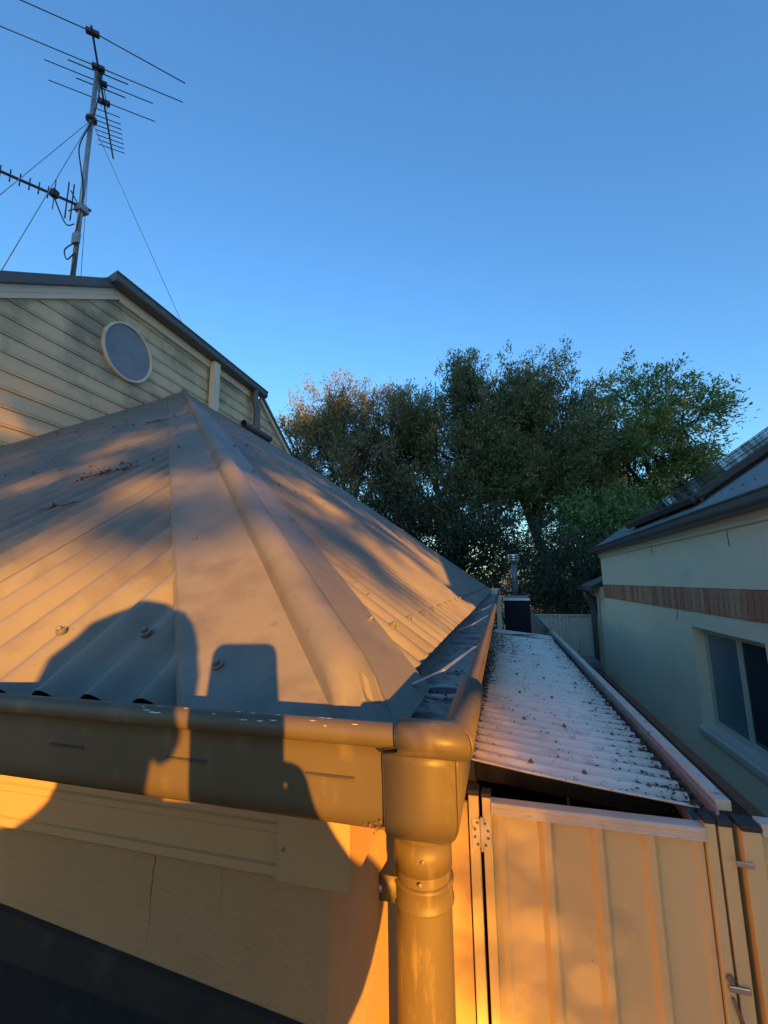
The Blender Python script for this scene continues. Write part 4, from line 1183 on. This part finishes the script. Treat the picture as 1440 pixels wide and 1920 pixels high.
J = {
    'pelvis': ((.02, -.42, -.72), (.15, .11)), 'waist': ((.04, -.42, -.55), (.18, .11)), 'chest': ((.06, -.40, -.32), (.26, .12)), 'coll': ((.02, -.40, -.180), (.15, .095)),
    'neck': ((.012, -.37, -.125), .072), 'jaw': ((.010, -.335, -.06), (.078, .075)), 'head': ((.012, -.325, .005), (.078, .092)), 'crown': ((.012, -.33, .065), (.074, .088)), 'top': ((.012, -.335, .10), (.045, .055)),
    'shl': ((-.155, -.41, -.225), .068), 'ell': ((-.215, -.40, -.50), .046), 'wrl': ((-.15, -.24, -.70), .031), 'hal': ((-.135, -.19, -.73), .026),
    'shr': ((.20, -.38, -.160), .085), 'elr': ((.33, -.25, -.315), .066), 'wrr': ((.105, -.07, -.180), .033), 'har': ((.055, -.035, -.130), (.030, .020)),
    'hpl': ((-.07, -.42, -.80), .095), 'knl': ((-.08, -.40, -1.16), .062), 'anl': ((-.08, -.43, -1.50), .042), 'ftl': ((-.08, -.29, -1.535), .03),
    'hpr': ((.11, -.42, -.80), .095), 'knr': ((.12, -.38, -1.16), .062), 'anr': ((.12, -.43, -1.50), .042), 'ftr': ((.12, -.29, -1.535), .03),
}
EG = [('pelvis', 'waist'), ('waist', 'chest'), ('chest', 'coll'), ('coll', 'neck'), ('neck', 'jaw'), ('jaw', 'head'), ('head', 'crown'), ('crown', 'top'), ('coll', 'shl'), ('shl', 'ell'), ('ell', 'wrl'), ('wrl', 'hal'), ('coll', 'shr'), ('shr', 'elr'), ('elr', 'wrr'), ('wrr', 'har'), ('pelvis', 'hpl'), ('hpl', 'knl'), ('knl', 'anl'), ('anl', 'ftl'), ('pelvis', 'hpr'), ('hpr', 'knr'), ('knr', 'anr'), ('anr', 'ftr')]
for i, (a, b, c) in enumerate((((.052, -.028, -.098), (.036, -.008, -.082), (.012, -.024, -.080)), ((.056, -.03, -.115), (.040, -.004, -.102), (.014, -.016, -.100)), ((.058, -.03, -.130), (.042, -.004, -.120), (.016, -.016, -.118)), ((.058, -.034, -.146), (.044, -.008, -.138), (.022, -.016, -.136)), ((.030, -.052, -.120), (.010, -.040, -.098), (-.006, -.030, -.078)))):
    J['f%da' % i] = (a, .010); J['f%db' % i] = (b, .0085); J['f%dc' % i] = (c, .0075)
    EG += [('har', 'f%da' % i), ('f%da' % i, 'f%db' % i), ('f%db' % i, 'f%dc' % i)]
for i in range(5):
    bx_, by_, bz_ = -.135, -.19, -.73
    J['g%da' % i] = ((bx_ - .028 + .014 * i, by_ + .028, bz_ - .035), .009); J['g%db' % i] = ((bx_ - .028 + .014 * i, by_ + .012, bz_ - .065), .008)
    EG += [('hal', 'g%da' % i), ('g%da' % i, 'g%db' % i)]
skin_mesh('body', J, EG, 'skin', person)
JS = {k_: (J[k_][0], tuple(v * 1.1 for v in J[k_][1]) if isinstance(J[k_][1], tuple) else J[k_][1] * 1.16) for k_ in ('pelvis', 'waist', 'chest', 'coll', 'shl', 'ell', 'shr', 'elr')}
skin_mesh('shirt', JS, [('pelvis', 'waist'), ('waist', 'chest'), ('chest', 'coll'), ('coll', 'shl'), ('shl', 'ell'), ('coll', 'shr'), ('shr', 'elr')], 'shirt', person)
JT = {k_: (J[k_][0], tuple(v * 1.08 for v in J[k_][1]) if isinstance(J[k_][1], tuple) else J[k_][1] * 1.2) for k_ in ('pelvis', 'hpl', 'knl', 'anl', 'hpr', 'knr', 'anr')}
skin_mesh('trousers', JT, [('pelvis', 'hpl'), ('hpl', 'knl'), ('knl', 'anl'), ('pelvis', 'hpr'), ('hpr', 'knr'), ('knr', 'anr')], 'trouser', person)
mb = MB()
rr_ = random.Random(5); rows = []
for i in range(9):
    th = math.pi * .62 * i / 8; row = []
    for j in range(20):
        ph = 2 * math.pi * j / 20; kx = 1 + .05 * rr_.uniform(-1, 1)
        row.append((-.004 + .110 * math.sin(th) * math.cos(ph) * kx, -.342 + .108 * math.sin(th) * math.sin(ph) * kx, .02 + .117 * math.cos(th) * kx + (-.02 if math.sin(ph) < 0 and i > 5 else 0)))
    rows.append(row)
mb.strip(rows, True).build('hair', 'hair', person, True)
for sx_ in (-.078, .102):
    MB().lathe((sx_, -.325, -.005), [(.0, -.006), (.022, -.006), (.026, .0), (.02, .006), (0, .004)], 10, (1, 0, 0)).build('ear', 'skin', person, True)
phone = empty('phone', (0, 0, 0), 'slim phone held up in one hand, its shadow falling on the roof', 'phone')
def ph(u, v, n_): return tuple(R2 * u + U2 * v - Fw * n_)
rp_ = []
for cu, cv, a0 in ((.006, .006, 0), (-.045, .006, 90), (-.045, -.125, 180), (.006, -.125, 270)):
    rp_ += [(cu + .012 * math.cos(math.radians(a0 + q)), cv + .012 * math.sin(math.radians(a0 + q))) for q in (0, 22, 45, 68, 90)]
n_p = len(rp_)
MB().add([ph(u, v, .004) for u, v in rp_] + [ph(u, v, .012) for u, v in rp_], [tuple(range(n_p)), tuple(range(2 * n_p - 1, n_p - 1, -1))] + [(q, q + n_p, (q + 1) % n_p + n_p, (q + 1) % n_p) for q in range(n_p)]).build('phone_body', 'black', phone)
lad = empty('step_ladder', (.02, -.42, GROUND), 'aluminium stepladder under the person at the front wall', 'ladder')
for sx_ in (-.24, .28):
    MB().tube([(sx_ * 1.1, -.10, GROUND), (sx_, -.34, -1.30), (sx_, -.35, -1.20)], .022, 8).build('ladder_rail', 'mast', lad)
    MB().tube([(sx_ * 1.1, -.95, GROUND), (sx_, -.42, -1.30)], .018, 8).build('rear_leg', 'mast', lad)
for i in range(3):
    zz = -2.18 + .30 * i; yy = -.15 - .055 * i
    MB().box(-.25, .29, yy - .05, yy + .05, zz - .03, zz).build('ladder_step', 'mast', lad)
MB().box(-.25, .29, -.55, -.24, FEET - .045, FEET - .005).build('ladder_platform', 'mast', lad)
